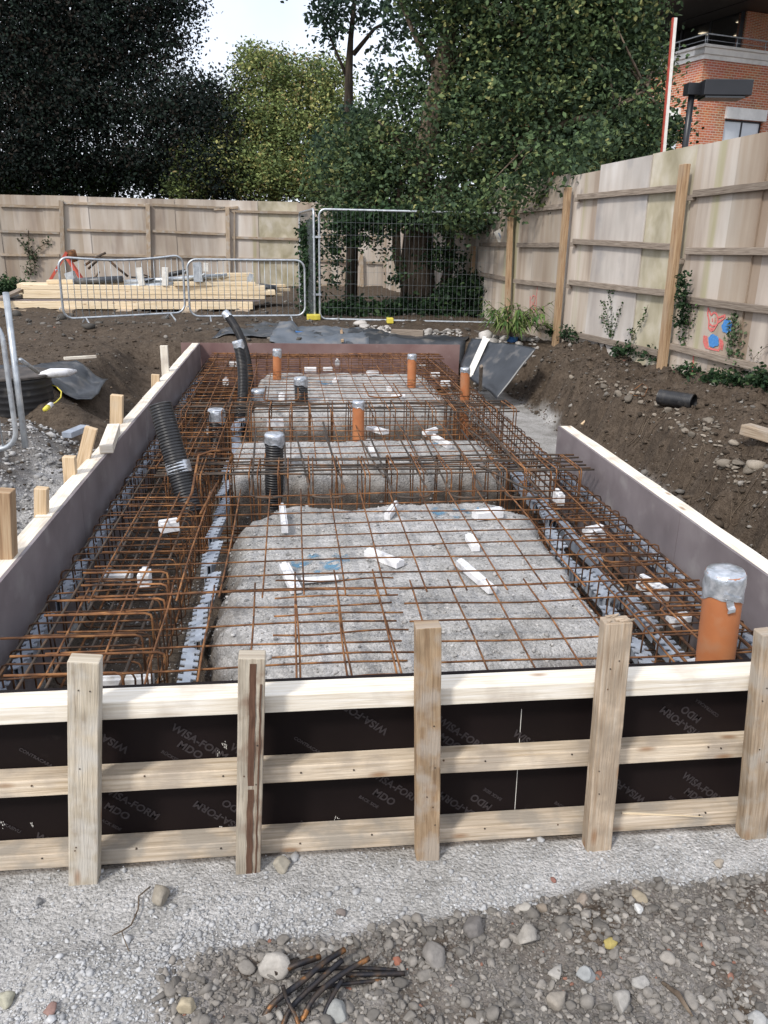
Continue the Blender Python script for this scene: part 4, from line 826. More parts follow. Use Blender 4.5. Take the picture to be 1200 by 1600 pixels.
# back hoarding
BL = PD(-60, 440, 25.2); BL.z = 0; BR = PD(760, 460, 26.9); BR.z = 0
def hoarding_back():
    e = thing('hoarding', 'long pale plywood hoarding with timber posts across the back of the site', 'fence', (BL+BR)/2); A = (BL.x, BL.y); B_ = (BR.x, BR.y); d = (BR-BL).normalized(); nrm = Vector((d.y, -d.x, 0)); L = (BR-BL).length
    P0 = BL-d*1.22*8; L = L+1.22*8; k = int(L/1.22)+1
    for i in range(k):
        a = P0+d*(1.22*i-.012); b = P0+d*(1.22*(i+1)+.012); zt = PL(240, 310, A, B_).z+random.uniform(-.012, .012); mb = MB(); mb.beam(Vector((a.x, a.y, zt/2-.1))-nrm*(.01+.021*(i % 2)), Vector((b.x, b.y, zt/2-.1))-nrm*(.01+.021*(i % 2)), .018, zt+.2); mb.build('plywood_sheet', hoard_green if PL(458, 350, A, B_).x-a.x > 0 and b.x-PL(458, 350, A, B_).x > 0 else hoard, e)
    pts = []
    for px, t_, b_ in ((98, 313, 430), (233, 318, 445), (357, 324, 445), (565, 395, 455), (-60, 310, 440)):
        p = PL(px, b_, A, B_); q = PL(px-2 if px > 0 else px, t_, A, B_); x = MB(); p.z = -.3; x.beam(p+nrm*.08, q+nrm*.08, .12, .075, up=nrm); x.build('post', wood_old, e, bevel=.006)
    for segs in (((0, 321), (93, 324)), ((98, 317), (231, 321)), ((238, 320), (352, 325)), ((334, 327), (372, 324)), ((362, 330), (478, 333)), ((0, 361), (93, 364)), ((105, 359), (229, 362)), ((238, 361), (352, 366)), ((362, 371), (470, 374)), ((0, 398), (93, 399)), ((98, 397), (232, 400)), ((240, 400), (352, 402)), ((362, 404), (470, 406)), ((500, 370), (640, 372)), ((500, 407), (560, 408)), ((572, 410), (650, 414)), ((500, 446), (640, 450)), ((500, 338), (640, 341))):
        a, b = segs; p = PL(a[0], a[1], A, B_)+nrm*.027; q = PL(b[0], b[1], A, B_)+nrm*.027; mb = MB(); mb.beam(p, q, .05, .07); mb.build('rail', wood_old, e)
    mb = MB(); a = PL(366, 345, A, B_); mb.beam(PL(366, 330, A, B_)+nrm*.06, PL(366, 430, A, B_)+nrm*.06, .05, .05, up=nrm); mb.build('brace', wood_old, e)
hoarding_back()

# ------------------------------------------------------------------ barriers and mesh panels
def rrect(w_, h, r, n=6):
    pts = []
    for cx, cz, a0 in ((w_-r, h-r, 0), (r, h-r, 90), (r, r, 180), (w_-r, r, 270)):
        for k in range(n+1):
            a = math.radians(a0+90*k/n); pts.append((cx+r*math.cos(a), cz+r*math.sin(a)))
    return pts
def barrier(label, A, B_, h, ztop, warp=0, nb=19, feet=True, tiltz=0, name='crowd_barrier', lean=0):
    """A, B_: ground points under the two ends"""
    d = (B_-A); W = math.hypot(d.x, d.y); d2 = Vector((d.x, d.y, 0)).normalized(); nrm = Vector((d2.y, -d2.x, 0)); up = Vector((0, 0, 1))
    e = thing(name, label, 'barrier', (A+B_)/2)
    def P(u, v):
        return A+d2*u+up*((B_.z-A.z)*u/W+v+.10+warp*math.sin(math.pi*min(max(u/W, 0), 1)*1.0)*(v/h)*-1)+nrm*(lean*v)
    pts = rrect(W, h, .16); q = [P(u, v) for u, v in pts]
    # subdivide the long edges so that the frame can bow
    out = []
    for i in range(len(q)):
        a, b = pts[i], pts[(i+1) % len(pts)]; n = 8 if abs(a[0]-b[0]) > .5 else 1
        for k in range(n): out.append(P(a[0]+(b[0]-a[0])*k/n, a[1]+(b[1]-a[1])*k/n))
    out.append(out[0]); mb = MB(); mb.tube(out, .0195, 8, cap=False); mb.build('frame', galv, e, smooth=True)
    for i in range(1, nb+1):
        u = W*i/(nb+1); mb = MB(); mb.tube([P(u, .01), P(u, h-.01)], .006, 5); mb.build('bar', galv_wire, e, smooth=True)
    for u in (W*.17, W*.87):
        mb = MB(); c = P(u, 0); g = c+up*-.10
        mb.beam(c, g+nrm*.28+up*-.0, .035, .006, up=d2); mb.beam(c, g-nrm*.28, .035, .006, up=d2); mb.tube([c, g+nrm*.28], .012, 6); mb.tube([c, g-nrm*.28], .012, 6); mb.build('foot', galv, e)
    for v in (.18, .8):
        mb = MB(); mb.tube([P(0, v*h)+nrm*-.02, P(-.05, v*h), P(-.05, v*h-.05)], .008, 6); mb.build('hook', galv, e, smooth=True)
A = PZ(98, 503, 0); B_ = PZ(291, 473+20, 0)
A = PD(100, 498, 14.0); B_ = PD(289, 482, 14.9); A.z = hz(A.x, A.y); B_.z = hz(B_.x, B_.y)+.12
barrier('sagging steel crowd barrier left of the upright one, tilted down to the left', A, B_, .98, 0, warp=.07, lean=.05)
A = PD(297, 490, 15.2); B_ = PD(477, 492, 15.5); A.z = B_.z = .02
barrier('straight steel crowd barrier standing beside the tall mesh panel', A, B_, .99, 0)
A = Vector((-4.4, 6.6, .0)); B_ = PD(28, 700, 6.15); B_.z = hz(B_.x, B_.y)+.16; A.z = B_.z+.05
barrier('steel crowd barrier cut off by the left edge of the photo', A, B_, .98, 0, nb=19)
mb = MB(); p = PZ(40, 700, -.02); q = PD(9, 457, 6.6); mb.tube([p, q], .024, 10); tag(mb.build('steel_tube', galv, smooth=True), 'bright leaning steel tube resting against the barrier at the left edge', 'steel tube')
mb = MB(); p = PD(32, 562, 6.4); q = PD(60, 582, 7.2); mb.tube([p, q], .016, 8); tag(mb.build('brace_tube', galv, smooth=True), 'thin steel brace running down from the left-edge tube to the black chamber', 'steel tube')
mb = MB(); p = PZ(0, 726, -.1); q = PZ(32, 727, -.22); mb.tube([p-Vector((.4, 0, 0)), q+Vector((0, 0, .02))], .017, 8); tag(mb.build('steel_tube', galv, smooth=True), 'steel tube lying on the ground at the left edge', 'steel tube')
def mesh_panel(label, A, B_, h, zb=.04, nv=44, nh=9):
    d = B_-A; W = math.hypot(d.x, d.y); d2 = Vector((d.x, d.y, 0)).normalized(); up = Vector((0, 0, 1)); e = thing('mesh_fence_panel', label, 'fence panel', (A+B_)/2)
    def P(u, v): return A+d2*u+up*((B_.z-A.z)*u/W+v+zb)
    pts = rrect(W, h, .12); out = [P(u, v) for u, v in pts]; out.append(out[0])
    mb = MB(); mb.tube(out, .021, 8, cap=False); mb.build('frame', galv, e, smooth=True)
    mb = MB()
    for i in range(1, nv): u = W*i/nv; mb.tube([P(u, .01), P(u, h-.01)], .0016, 4)
    for i in range(1, nh): v = h*i/nh; mb.tube([P(.01, v), P(W-.01, v)], .0018, 4)
    mb.build('wire_infill', wire_dk, e); return e, P, W
A = PD(500, 497, 16.0); B_ = PD(800, 513, 15.6); A.z = -.03; B_.z = -.05
e, P, W_ = mesh_panel('wide tall galvanised mesh fence panel in front of the tree trunk', A, B_, 2.0)
mb = MB(); c = PD(780, 369, 15.55)+Vector((0, -.03, 0)); mb.beam(c+Vector((-.06, 0, .10)), c+Vector((.06, 0, -.10)), .13, .006, up=(0, 1, 0)); mb.build('sign', white_paint, e)
mb = MB(); c = c+Vector((0, -.006, 0)); mb.beam(c+Vector((-.025, 0, .06)), c+Vector((.05, 0, -.06)), .028, .003, up=(0, 1, 0)); mb.build('sign_stripe', M('grey_blue_ink', [(.25, .3, .4), (.3, .35, .45)], 40), e)
B2 = PD(492, 497, 15.95); B2.z = -.03; A2 = PD(470, 470, 19.2); A2.z = -.03
mesh_panel('mesh fence panel seen almost edge-on left of the wide one, clad in ivy', B2, A2, 2.0)
for px, py, Y, lab in ((490, 503, 15.9, 'yellow fence foot under the joint of the two mesh panels'), (609, 516, 15.5, 'small yellow block lying behind the far board among pale stones')):
    p = PD(px, py, Y); mb = MB(); sx = .26 if px == 490 else .12; z0 = 0; p.z = hz(p.x, p.y)+.05; mb.beam(p-Vector((sx/2, 0, 0)), p+Vector((sx/2, 0, 0)), .2, .1); tag(mb.build('yellow_block', yellow, bevel=.012), lab, 'fence foot')
for z in (.5, 1.55):
    p = A.lerp(B2, .5)+Vector((0, -.0, z)); mb = MB(); mb.beam(p-Vector((.08, 0, 0)), p+Vector((.08, 0, 0)), .05, .035); tag(mb.build('fence_clip', galv), ('lower' if z < 1 else 'upper')+' metal clip joining the two mesh panels', 'clip')

# ------------------------------------------------------------------ timber stack and scrap
def lumber(px0, px1, py, Y, h, w_, lab, mat=wood_lumber, z=None, ends=0, name='timber_plank', grp='planks in the timber stack'):
    a = PD(px0, py, Y); b = PD(px1, py, Y+.3); zz = (a.z+b.z)/2 if z is None else z; a.z = b.z = zz
    mb = MB(); mb.beam(a, b, w_, h, n=4, jit=.002); tag(mb.build(name, mat, bevel=.004), lab, 'plank', grp)
Y0 = 17.6
rows = [(0, .14, 0, 395, 480, 'bottom front plank of the stack, reaching the left edge')]
lumber(-10, 395, 479, Y0, .15, .3, 'thick bottom plank at the front of the stack, reaching the left edge of the photo', z=.10)
mb = MB(); a = PD(-10, 470, Y0+.45); b = PD(405, 470, Y0+.85); a.z = b.z = .19; mb.beam(a, b, 1.1, .02); tag(mb.build('plywood_sheet', ply_face), 'thin mauve plywood sheet between the layers of the timber stack', 'plywood')
zb = .215
for r_ in (0, 1, 3):
    for c_ in range(3):
        x0 = 30+random.uniform(-6, 12); x1 = 425+random.uniform(-20, 6)
        lumber(x0, x1, 460, Y0+.25+c_*.32, .085, .30, ('%s %s plank of the main timber layer behind the barriers' % (('lowest', 'middle-height', '', 'highest')[r_], ('front', 'middle', 'rear')[c_])), z=zb+.045+(r_ if r_ < 3 else 2)*.09)
for k, (x0, x1, zz, yy, lab) in enumerate(((272, 398, .53, .3, 'short front plank on top of the stack at right'), (285, 392, .61, .7, 'second short plank on top of the stack at right'), (340, 395, .69, .8, 'topmost short plank at the right end of the stack'), (75, 230, .53, .5, 'thin plank slanting along the top left of the stack'))):
    lumber(x0, x1, 450, Y0+yy, .075, .25, lab, z=zz)
for k, (x0, x1, zz, yy) in enumerate(((395, 445, .45, 1.0), (400, 452, .37, .9), (410, 440, .28, .7))): lumber(x0, x1, 455, Y0+yy, .06, .12, ('upper', 'middle', 'lower')[k]+' loose plank end sticking out right of the stack', z=zz)
for k, x in enumerate((40, 110, 200, 300, 380)):
    p = PD(x, 488, Y0+.1); mb = MB(); p.z = -.02; mb.beam(p-Vector((.15, 0, 0)), p+Vector((.15, 0, 0)), .9, .09); tag(mb.build('bearer', wood_old), ('first', 'second', 'third', 'fourth', 'fifth')[k]+' wooden bearer from the left under the timber stack', 'bearer')
p = PD(30, 455, 17.2); mb = MB(); mb.beam(PD(0, 467, 17.3), PD(35, 452, 18), .15, .05); tag(mb.build('timber_plank', wood_grey), 'grey plank slanting at the left end of the stack by the steel tube', 'plank')
mb = MB(); mb.beam(PD(8, 466, 17.6), PD(42, 460, 18.4), .5, .02); tag(mb.build('black_board', membrane), 'dark board lying at the left end of the timber stack', 'board')
ST = .69
def scrap(px0, py0, px1, py1, Y, r, mat, lab, box=False, name='scrap_pipe'):
    a = PD(px0, py0, Y); b = PD(px1, py1, Y); mb = MB()
    if box: mb.beam(a, b, r*2, r*2)
    else: mb.tube([a, a.lerp(b, .5), b], r, 8)
    tag(mb.build(name, mat, smooth=not box), lab, 'scrap')
scrap(195, 441, 345, 431, Y0+.5, .05, galv, 'grey pipe lying on top of the timber stack')
scrap(195, 449, 270, 446, Y0+.4, .07, galv, 'shorter grey pipe in front of the long one on the stack')
scrap(285, 437, 355, 430, Y0+.6, .045, galv, 'grey pipe lying on the right part of the stack')
scrap(115, 440, 192, 436, Y0+.5, .07, membrane, 'black roll lying on the left part of the timber stack', name='membrane_roll')
scrap(258, 446, 258, 418, Y0+.3, .06, white_paint, 'upright white offcut standing on the stack behind the first barrier', True, 'white_post')
scrap(222, 446, 217, 418, Y0+.3, .06, white_paint, 'leaning white offcut standing on the stack further left', True, 'white_post')
scrap(311, 440, 308, 410, Y0+.3, .085, galv, 'grey steel bracket standing upright on the stack behind the second barrier', True, 'steel_bracket')
scrap(322, 424, 322, 411, Y0+.6, .05, white_paint, 'small pale block on the stack right of the grey bracket', True, 'pale_block')
scrap(389, 440, 393, 428, Y0+.6, .05, galv, 'white metal end piece at the right end of the stack', True, 'metal_end')
scrap(405, 449, 432, 452, Y0+1, .09, membrane, 'dark blue-black sheet bundle right of the timber stack', False, 'plastic_bundle')
scrap(262, 430, 290, 424, Y0+.6, .05, blackpl, 'black hose end lying on the grey pipes', False, 'hose_end')
scrap(106, 436, 118, 432, Y0+.9, .12, galv, 'grey box between the legs of the red trestle', True, 'grey_box')
for k in range(16):
    a = PD(random.uniform(195, 350), random.uniform(432, 446), Y0+random.uniform(.4, .9)); b = a+Vector((random.uniform(-.6, .6), random.uniform(-.3, .3), random.uniform(-.06, .1))); mb = MB(); mb.tube([a, b], random.uniform(.012, .028), 6)
    tag(mb.build('scrap_rod', random.choice((galv, galv_wire, rust_dk, blackpl)), smooth=True), 'thin metal rod in the scrap heaped on the timber stack', 'scrap', 'rods heaped on the timber stack')
e = thing('trestle', 'red painted steel trestle standing at the left end of the stack by the hoarding', 'trestle', PD(100, 440, Y0+1.3))
for a, b in (((104, 394), (76, 442)), ((102, 398), (129, 438))):
    mb = MB(); mb.beam(PD(*a, Y0+1.3), PD(*b, Y0+1.2), .09, .06); mb.build('leg', red_metal, e)
mb = MB(); mb.tube([PD(110, 392, Y0+1.35), PD(115, 408, Y0+1.4)], .11, 12); mb.build('wheel_head', rust, e, smooth=True)
e = thing('bent_steel_frame', 'rusty bent steel frame standing behind the first crowd barrier', 'steel frame', PD(160, 430, Y0+1.5))  # just a rusty bent frame, not a second trestle
for pts in (((132, 415), (150, 402), (165, 395)), ((138, 420), (152, 407), (158, 402)), ((150, 402), (170, 406), (185, 420), (200, 432)), ((148, 434), (155, 424))):
    mb = MB(); mb.tube([PD(x, y, Y0+1.4) for x, y in pts], .028, 6); mb.build('strut', wood_grey if len(pts) == 2 else rust_dk, e, smooth=True)

# ------------------------------------------------------------------ membranes, chamber, cable
def sheet(label, poly, name, mat, n=22, lift=.02, wr=.025, follow=True, cat='sheet', zf=None):
    """poly: four ground points (near-left, near-right, far-right, far-left)"""
    V = []; seed = random.randint(0, 99)
    for i in range(n+1):
        for j in range(n+1):
            u, v = i/n, j/n; p = poly[0].lerp(poly[1], u).lerp(poly[3].lerp(poly[2], u), v)
            e_ = math.sin(u*9+seed)*.02*(v > .9 or v < .1); x, y = p.x+e_, p.y
            q = float(fbm(np.array([x]), np.array([y]), 2.3, 3, seed)[0]); z = (max(hz(x, y), p.z-.3) if follow else p.z)+lift+max(q, -.4)*wr*2
            V.append((x, y, z))
    V = np.array(V); N1 = n+1; F = np.array([[i*N1+j, (i+1)*N1+j, (i+1)*N1+j+1, i*N1+j+1] for i in range(n) for j in range(n)])
    o = np_mesh(name, V, F, mat, smooth=True); md = o.modifiers.new('thickness', 'SOLIDIFY'); md.thickness = .004; tag(o, label, cat); return o
Pz = PZ
sheet('black membrane sheet on the ground behind the left part of the far board', [Pz(330, 533, -.02), Pz(505, 534, -.02), Pz(500, 512, -.0), Pz(395, 514, .0)], 'membrane_sheet', membrane, wr=.03)
sheet('blue-grey dusty membrane sheet behind the middle of the far board', [Pz(420, 534, .0), Pz(580, 536, .0), Pz(560, 512, .03), Pz(440, 513, .03)], 'membrane_sheet', M('dusty_membrane', [(.07, .085, .105), (.13, .145, .165)], 3, rough=.5, dirt=(4, .5, (.2, .19, .18), .6), bump=.006, bscale=5), lift=.04, wr=.03)
sheet('dark membrane sheet behind the right part of the far board', [Pz(540, 536, .0), Pz(722, 540, .0), Pz(735, 522, .05), Pz(545, 516, .03)], 'membrane_sheet', membrane, wr=.03)
q = [Pz(716, 583, -.35), Pz(776, 627, -.55), Pz(838, 548, .12), Pz(735, 530, .10)]
o = sheet('stiff black sheet with a white painted stripe draped down the right bank', q, 'membrane_sheet', membrane, follow=False, wr=.02, lift=.03)
s0 = q[0].lerp(q[1], .28); s1 = q[3].lerp(q[2], .24); ww = (q[1]-q[0]).normalized()*.10
o2 = sheet(None, [s0-ww*.7, s0+ww*.9, s1+ww*1.2, s1-ww*.5], 'white_stripe', white_paint, follow=False, wr=.0, lift=.075, n=10); del o2['category']; o2.parent = o
mb = MB(); mb.beam(PZ(750, 610, -.5), PD(752, 572, 9.3), .035, .03, up=(0, 1, 0)); tag(mb.build('wooden_peg', wood_grey), 'thin grey wooden peg standing in front of the striped black sheet', 'peg')
mb = MB(); mb.beam(PZ(535, 533, .02), PZ(533, 515, .04), .04, .03); tag(mb.build('batten', wood_post), 'short batten lying on the membranes behind the far board', 'batten')
mb = MB(); mb.tube([PZ(360, 506, .04), PZ(400, 512, .04), PZ(475, 520, .05)], .02, 6); tag(mb.build('blue_pipe', bluepl, smooth=True), 'thin blue water pipe lying on the earth behind the far board', 'pipe')
mb = MB(); mb.beam(PZ(225, 506, .05), PZ(308, 518, .05), .04, .02, n=3); tag(mb.build('lath', wood_new), 'thin pale lath lying on the earth below the first crowd barrier', 'lath')
mb = MB(); mb.beam(PZ(100, 560, .08), PZ(150, 557, .08), .05, .03, n=3); tag(mb.build('lath', wood_pale), 'pale lath lying behind the black sheet at left', 'lath')
o = sheet('black plastic sheet spread behind the round chamber at left', [Pz(-60, 590, .08), Pz(140, 590, .06), Pz(166, 561, .08), Pz(-60, 565, .12)], 'plastic_sheet', membrane, lift=.05, wr=.02)
mb = MB(); mb.tube([PZ(60, 586, .16), PZ(80, 583, .17), PZ(105, 582, .17), PZ(118, 580, .15)], [.02, .05, .045, .02], 10)
tag(mb.build('plastic_wrap', white_block, smooth=True), 'bundle of clear white plastic wrap on the black sheet', 'plastic wrap')
e = thing('inspection_chamber', 'round black plastic chamber with a flat lid at the left edge', 'chamber', PZ(30, 640, -.1)); c = PZ(22, 583, .16)
mb = MB(); prof = []; P = []; rs = []
for k in range(25): P.append(c+Vector((0, 0, -.55+.53*k/24))); rs.append(.36*(1-.02*(k % 3 == 0)))
mb.tube(P, rs, 40); mb.build('riser', blackpl, e, smooth=True)
mb = MB(); mb.tube([c+Vector((0, 0, -.02)), c+Vector((0, 0, .0)), c+Vector((0, 0, .008))], [.385, .385, .37], 40); mb.build('lid', M('dusty_black_lid', [(.035, .032, .03), (.10, .085, .075)], 7, rough=.7), e)
mb = MB(); pts = [(76, 601), (88, 604), (96, 612), (95, 621), (88, 628), (78, 634)]; mb.tube([PZ(x, y, .02) for x, y in pts], .0065, 8); mb.tube([PZ(76, 601, .03), PZ(66, 598, .05)], .008, 8)
e = thing('cable', 'yellow cable with a white and yellow plug on the soil by the black chamber', 'cable', PZ(85, 620, 0)); mb.build('flex', yellow, e, smooth=True)
mb = MB(); mb.tube([PZ(80, 632, .03), PZ(75, 636, .035)], .024, 12); mb.build('plug_sleeve', white_block, e, smooth=True)
mb = MB(); mb.tube([PZ(75, 636, .05), PZ(70, 640, .05)], [.024, .02], 12); mb.build('plug_cap', yellow, e, smooth=True)
mb = MB(); mb.beam(PZ(104, 680, -.05), PZ(133, 668, -.05), .09, .05, n=3); tag(mb.build('plastic_offcut', strip_mat, bevel=.005), 'grey-green plastic offcut on the soil behind the leaning stake', 'plastic offcut')
mb = MB(); q_ = PG(1188, 700, .05); mb.beam(q_+Vector((-.08, .14, .03)), q_+Vector((.06, -.14, .01)), .13, .085); tag(mb.build('timber_offcut', wood_old, bevel=.005), 'grey-green timber offcut on the right bank by the photo edge', 'timber offcut')
mb = MB(); q_ = PG(908, 672, .03); mb.beam(q_, q_+Vector((.20, .10, .14)), .03, .02, taper=.4); tag(mb.build('wood_splinter', wood_new), 'pale splinter of wood on the bank above the right board end', 'splinter')
mb = MB(); pts = [PL(x, y, *FEN)+Vector((-.9, -.1, 0)) for x, y in ((0, 0),)]; ring = [PG(x, y, .02) for x, y in ((985, 617), (1003, 607), (1012, 612), (1006, 624), (986, 621), (985, 617))]; mb.tube(ring, .005, 5, cap=False); tag(mb.build('wire_loop', rust, smooth=True), 'bent rusty wire loop on the right bank', 'wire')

# ------------------------------------------------------------------ foliage
def leafmesh(name, pts, size, cols, parent, jit=.25, up=.3, asp=.62, mat=leaf_m, droop=0, sv=.2):
    n = len(pts); a = RNG.normal(0, 1, (n, 3)); a[:, 2] = a[:, 2]*(1-up)-droop; a /= np.linalg.norm(a, axis=1)[:, None]
    nr = RNG.normal(0, 1, (n, 3)); nr[:, 2] = np.abs(nr[:, 2])+up; b = np.cross(nr, a); b /= np.linalg.norm(b, axis=1)[:, None]; c = np.cross(a, b)
    s = (size*RNG.lognormal(0, sv, n))[:, None]
    base = pts-a*s*.5; tip = pts+a*s*.5; l = pts+b*s*asp*.5+c*s*.10-a*s*.08; r = pts-b*s*asp*.5+c*s*.10-a*s*.08
    l2 = pts+b*s*asp*.32+c*s*.07+a*s*.26; r2 = pts-b*s*asp*.32+c*s*.07+a*s*.26
    V = np.stack([base, l, l2, tip, r2, r], 1).reshape(-1, 3); i = np.arange(n)*6
    F = np.concatenate([np.stack([i, i+3, i+2, i+1], 1), np.stack([i, i+5, i+4, i+3], 1)])
    return np_mesh(name, V, F, mat, col=np.repeat(cols, 6, 0), parent=parent)
def blob_pts(blobs, nclump, per, spread, shell=.55, flatten=.7):
    B_ = np.array([b[:6] for b in blobs], dtype=float); wgt = np.array([b[6] if len(b) > 6 else b[3]*b[4]**.5*b[5] for b in blobs]); wgt = wgt/wgt.sum()
    k = RNG.choice(len(B_), nclump, p=wgt); d = RNG.normal(0, 1, (nclump, 3)); d /= np.linalg.norm(d, axis=1)[:, None]; rad = (shell+(1-shell)*RNG.random(nclump))**.8; rad = np.where(RNG.random(nclump) < .25, rad*RNG.random(nclump), rad)
    c = B_[k, :3]+d*B_[k, 3:]*rad[:, None]; pts = c[:, None, :]+RNG.normal(0, 1, (nclump, per, 3))*spread*np.array([1, 1, flatten]); return c, pts.reshape(-1, 3)
def leafcols(nclump, per, pal, w_, var=.22):
    pal = np.array(pal); w_ = list(w_)[:len(pal)]; k = RNG.choice(len(pal), nclump, p=np.array(w_)/sum(w_)); c = np.repeat(pal[k], per, 0); c = c*RNG.lognormal(0, var, len(c))[:, None]
    swap = RNG.random(len(c)) < .12; c[swap] = pal[RNG.choice(len(pal), swap.sum(), p=np.array(w_)/sum(w_))]; return c.clip(.004, .6)
def PB(px, py, Y, rx, rz, ry=None):
    """a crown lobe at a sighted spot; radii in metres"""
    c = PD(px, py, Y); return (c.x, c.y, c.z, rx, ry or rx, rz)
def tree(label, base, trunk, limbs, blobs, nclump, per, spread, size, pal, w_, bk, name='tree', shell=.55, up=.3, droop=0, extra=None):
    e = thing(name, label, 'tree', base)
    mb = MB(); mb.tube(*trunk, 12); 
    for l in limbs: mb.tube(l[0], l[1], 8)
    c, pts = blob_pts(blobs, nclump, per, spread, shell)
    idx = RNG.choice(len(c), min(160, len(c)), replace=False)
    tp = [Vector(p) for l in limbs for p in l[0]]
    for i in idx:
        q = Vector(c[i]); a = min(tp, key=lambda t: (t-q).length); mb.tube([a, a.lerp(q, .5)+Vector((random.uniform(-.2, .2), random.uniform(-.2, .2), random.uniform(0, .3))), q], [.03, .018, .006], 5)
    mb.build('trunk', bk, e, smooth=True)
    leafmesh('crown', pts, size, leafcols(len(c), per, pal, w_), e, up=up, droop=droop)
    return e
# the ivy-clad tree behind the mesh panel
b0 = PD(655, 478, 17.6); b0.z = 0
def TP(px, py, Y): return PD(px, py, Y)
trunk = ([b0-Vector((0, 0, .3)), TP(652, 400, 17.5), TP(658, 300, 17.4), TP(672, 200, 17.2), TP(695, 90, 17), TP(712, 0, 17), TP(722, -120, 17)], [.42, .34, .26, .22, .18, .15, .08])
limbs = [([TP(652, 380, 17.5), TP(690, 300, 17), TP(780, 200, 16.4), TP(860, 90, 16), TP(900, -20, 16)], [.18, .14, .10, .07, .03]), 
         ([TP(700, 270, 17), TP(860, 200, 15.6), TP(960, 170, 15), TP(1010, 140, 15)], [.1, .07, .05, .02]), ([TP(640, 470, 17.4), TP(620, 400, 17.3), TP(618, 330, 17.3), TP(640, 240, 17.3)], [.12, .10, .08, .05]), ([TP(690, 470, 17.5), TP(705, 400, 17.4), TP(700, 320, 17.3), TP(740, 210, 17)], [.14, .11, .09, .05]),
         ([TP(690, 120, 17.1), TP(650, 60, 17.4), TP(620, -10, 17.6)], [.07, .05, .03])]
blobs = [PB(750, 60, 17, 1.2, 1.2), PB(860, 60, 16.2, 1.6, 1.3), PB(960, 60, 15.8, 1.0, 1.0), PB(780, 200, 16.4, 1.6, 1.1), PB(900, 180, 15.6, 1.3, 1.0), PB(985, 200, 15.2, .75, .65), PB(715, 160, 17.6, 1.0, 1.0), PB(820, -60, 16.6, 2, 1.2), PB(700, -60, 17, 1.2, 1.1), PB(960, -40, 16, 1.2, 1),
         PB(690, 290, 17.2, 1.2, .8), PB(800, 280, 16.4, 1.0, .5), PB(610, 270, 17.8, 1.0, .9), PB(560, 290, 17.6, .8, .7), PB(520, 290, 18.6, .7, .6), PB(870, 265, 15.6, .7, .38), PB(560, 225, 18.2, .8, .6), PB(620, 190, 18, .8, .6), PB(645, 120, 17.8, .5, .5), PB(600, 250, 17.6, .9, .6), PB(560, 330, 17.2, .6, .3), PB(620, 335, 17, .6, .3), PB(860, 292, 13.4, .45, .30), PB(815, 300, 13.9, .55, .35), PB(905, 262, 12.6, .4, .22), PB(760, 315, 15.0, .6, .35), PB(880, 235, 13.2, .6, .35), PB(940, 225, 13.5, .5, .3), PB(700, 335, 15.8, .8, .35), PB(840, 130, 17.5, 2, 1.5), PB(960, 130, 16.6, 1.1, 1.2)]
GREEN = [(.040, .066, .036), (.058, .092, .046), (.085, .13, .056), (.15, .19, .075), (.30, .30, .12)]
tree('big green ivy-clad tree with twisted trunks behind the mesh panel and right hoarding', b0, trunk, limbs, blobs, 6600, 17, .165, .088, GREEN, [3, 4, 4, 2, .6], bark, shell=.6)
# thin upper left sprays
e = thing('tree', 'thin open-crowned dark tree against the sky left of the big green one', 'tree', Vector((PD(560, 440, 20).x, 20, 0)))
tb = TP(548, 440, 20); mb = MB(); mb.tube([Vector((tb.x, tb.y, -.2)), TP(552, 330, 20), TP(545, 200, 20), TP(545, 110, 20), TP(548, 60, 20), TP(560, -60, 20)], [.16, .13, .11, .09, .06, .03], 8); mb.tube([TP(552, 85, 20), TP(585, 45, 20), TP(620, 25, 20)], [.06, .04, .02], 6); mb.tube([TP(546, 130, 20), TP(525, 80, 20), TP(500, 20, 20)], [.05, .03, .015], 6); mb.build('trunk', bark_dark, e, smooth=True)
bl = [PB(520, 20, 20, .75, .4), PB(480, 38, 20, .35, .15), PB(560, 10, 20, .8, .5), PB(600, 60, 19.5, .5, .35), PB(520, 60, 20, .35, .25), PB(640, 20, 19, .8, .6), PB(620, 120, 19, .6, .35), PB(590, 100, 20, .4, .2), PB(510, -40, 20, 1.2, .6), PB(600, 150, 19, .5, .3), PB(560, 180, 19, .5, .4), PB(530, 240, 19.5, .9, .7), PB(600, 220, 19, .8, .7)]
c, pts = blob_pts(bl, 430, 13, .13, .4); leafmesh('crown', pts, .11, leafcols(len(c), 13, [(.03, .055, .042), (.045, .075, .05), (.06, .10, .06)], [3, 3, 1]), e)
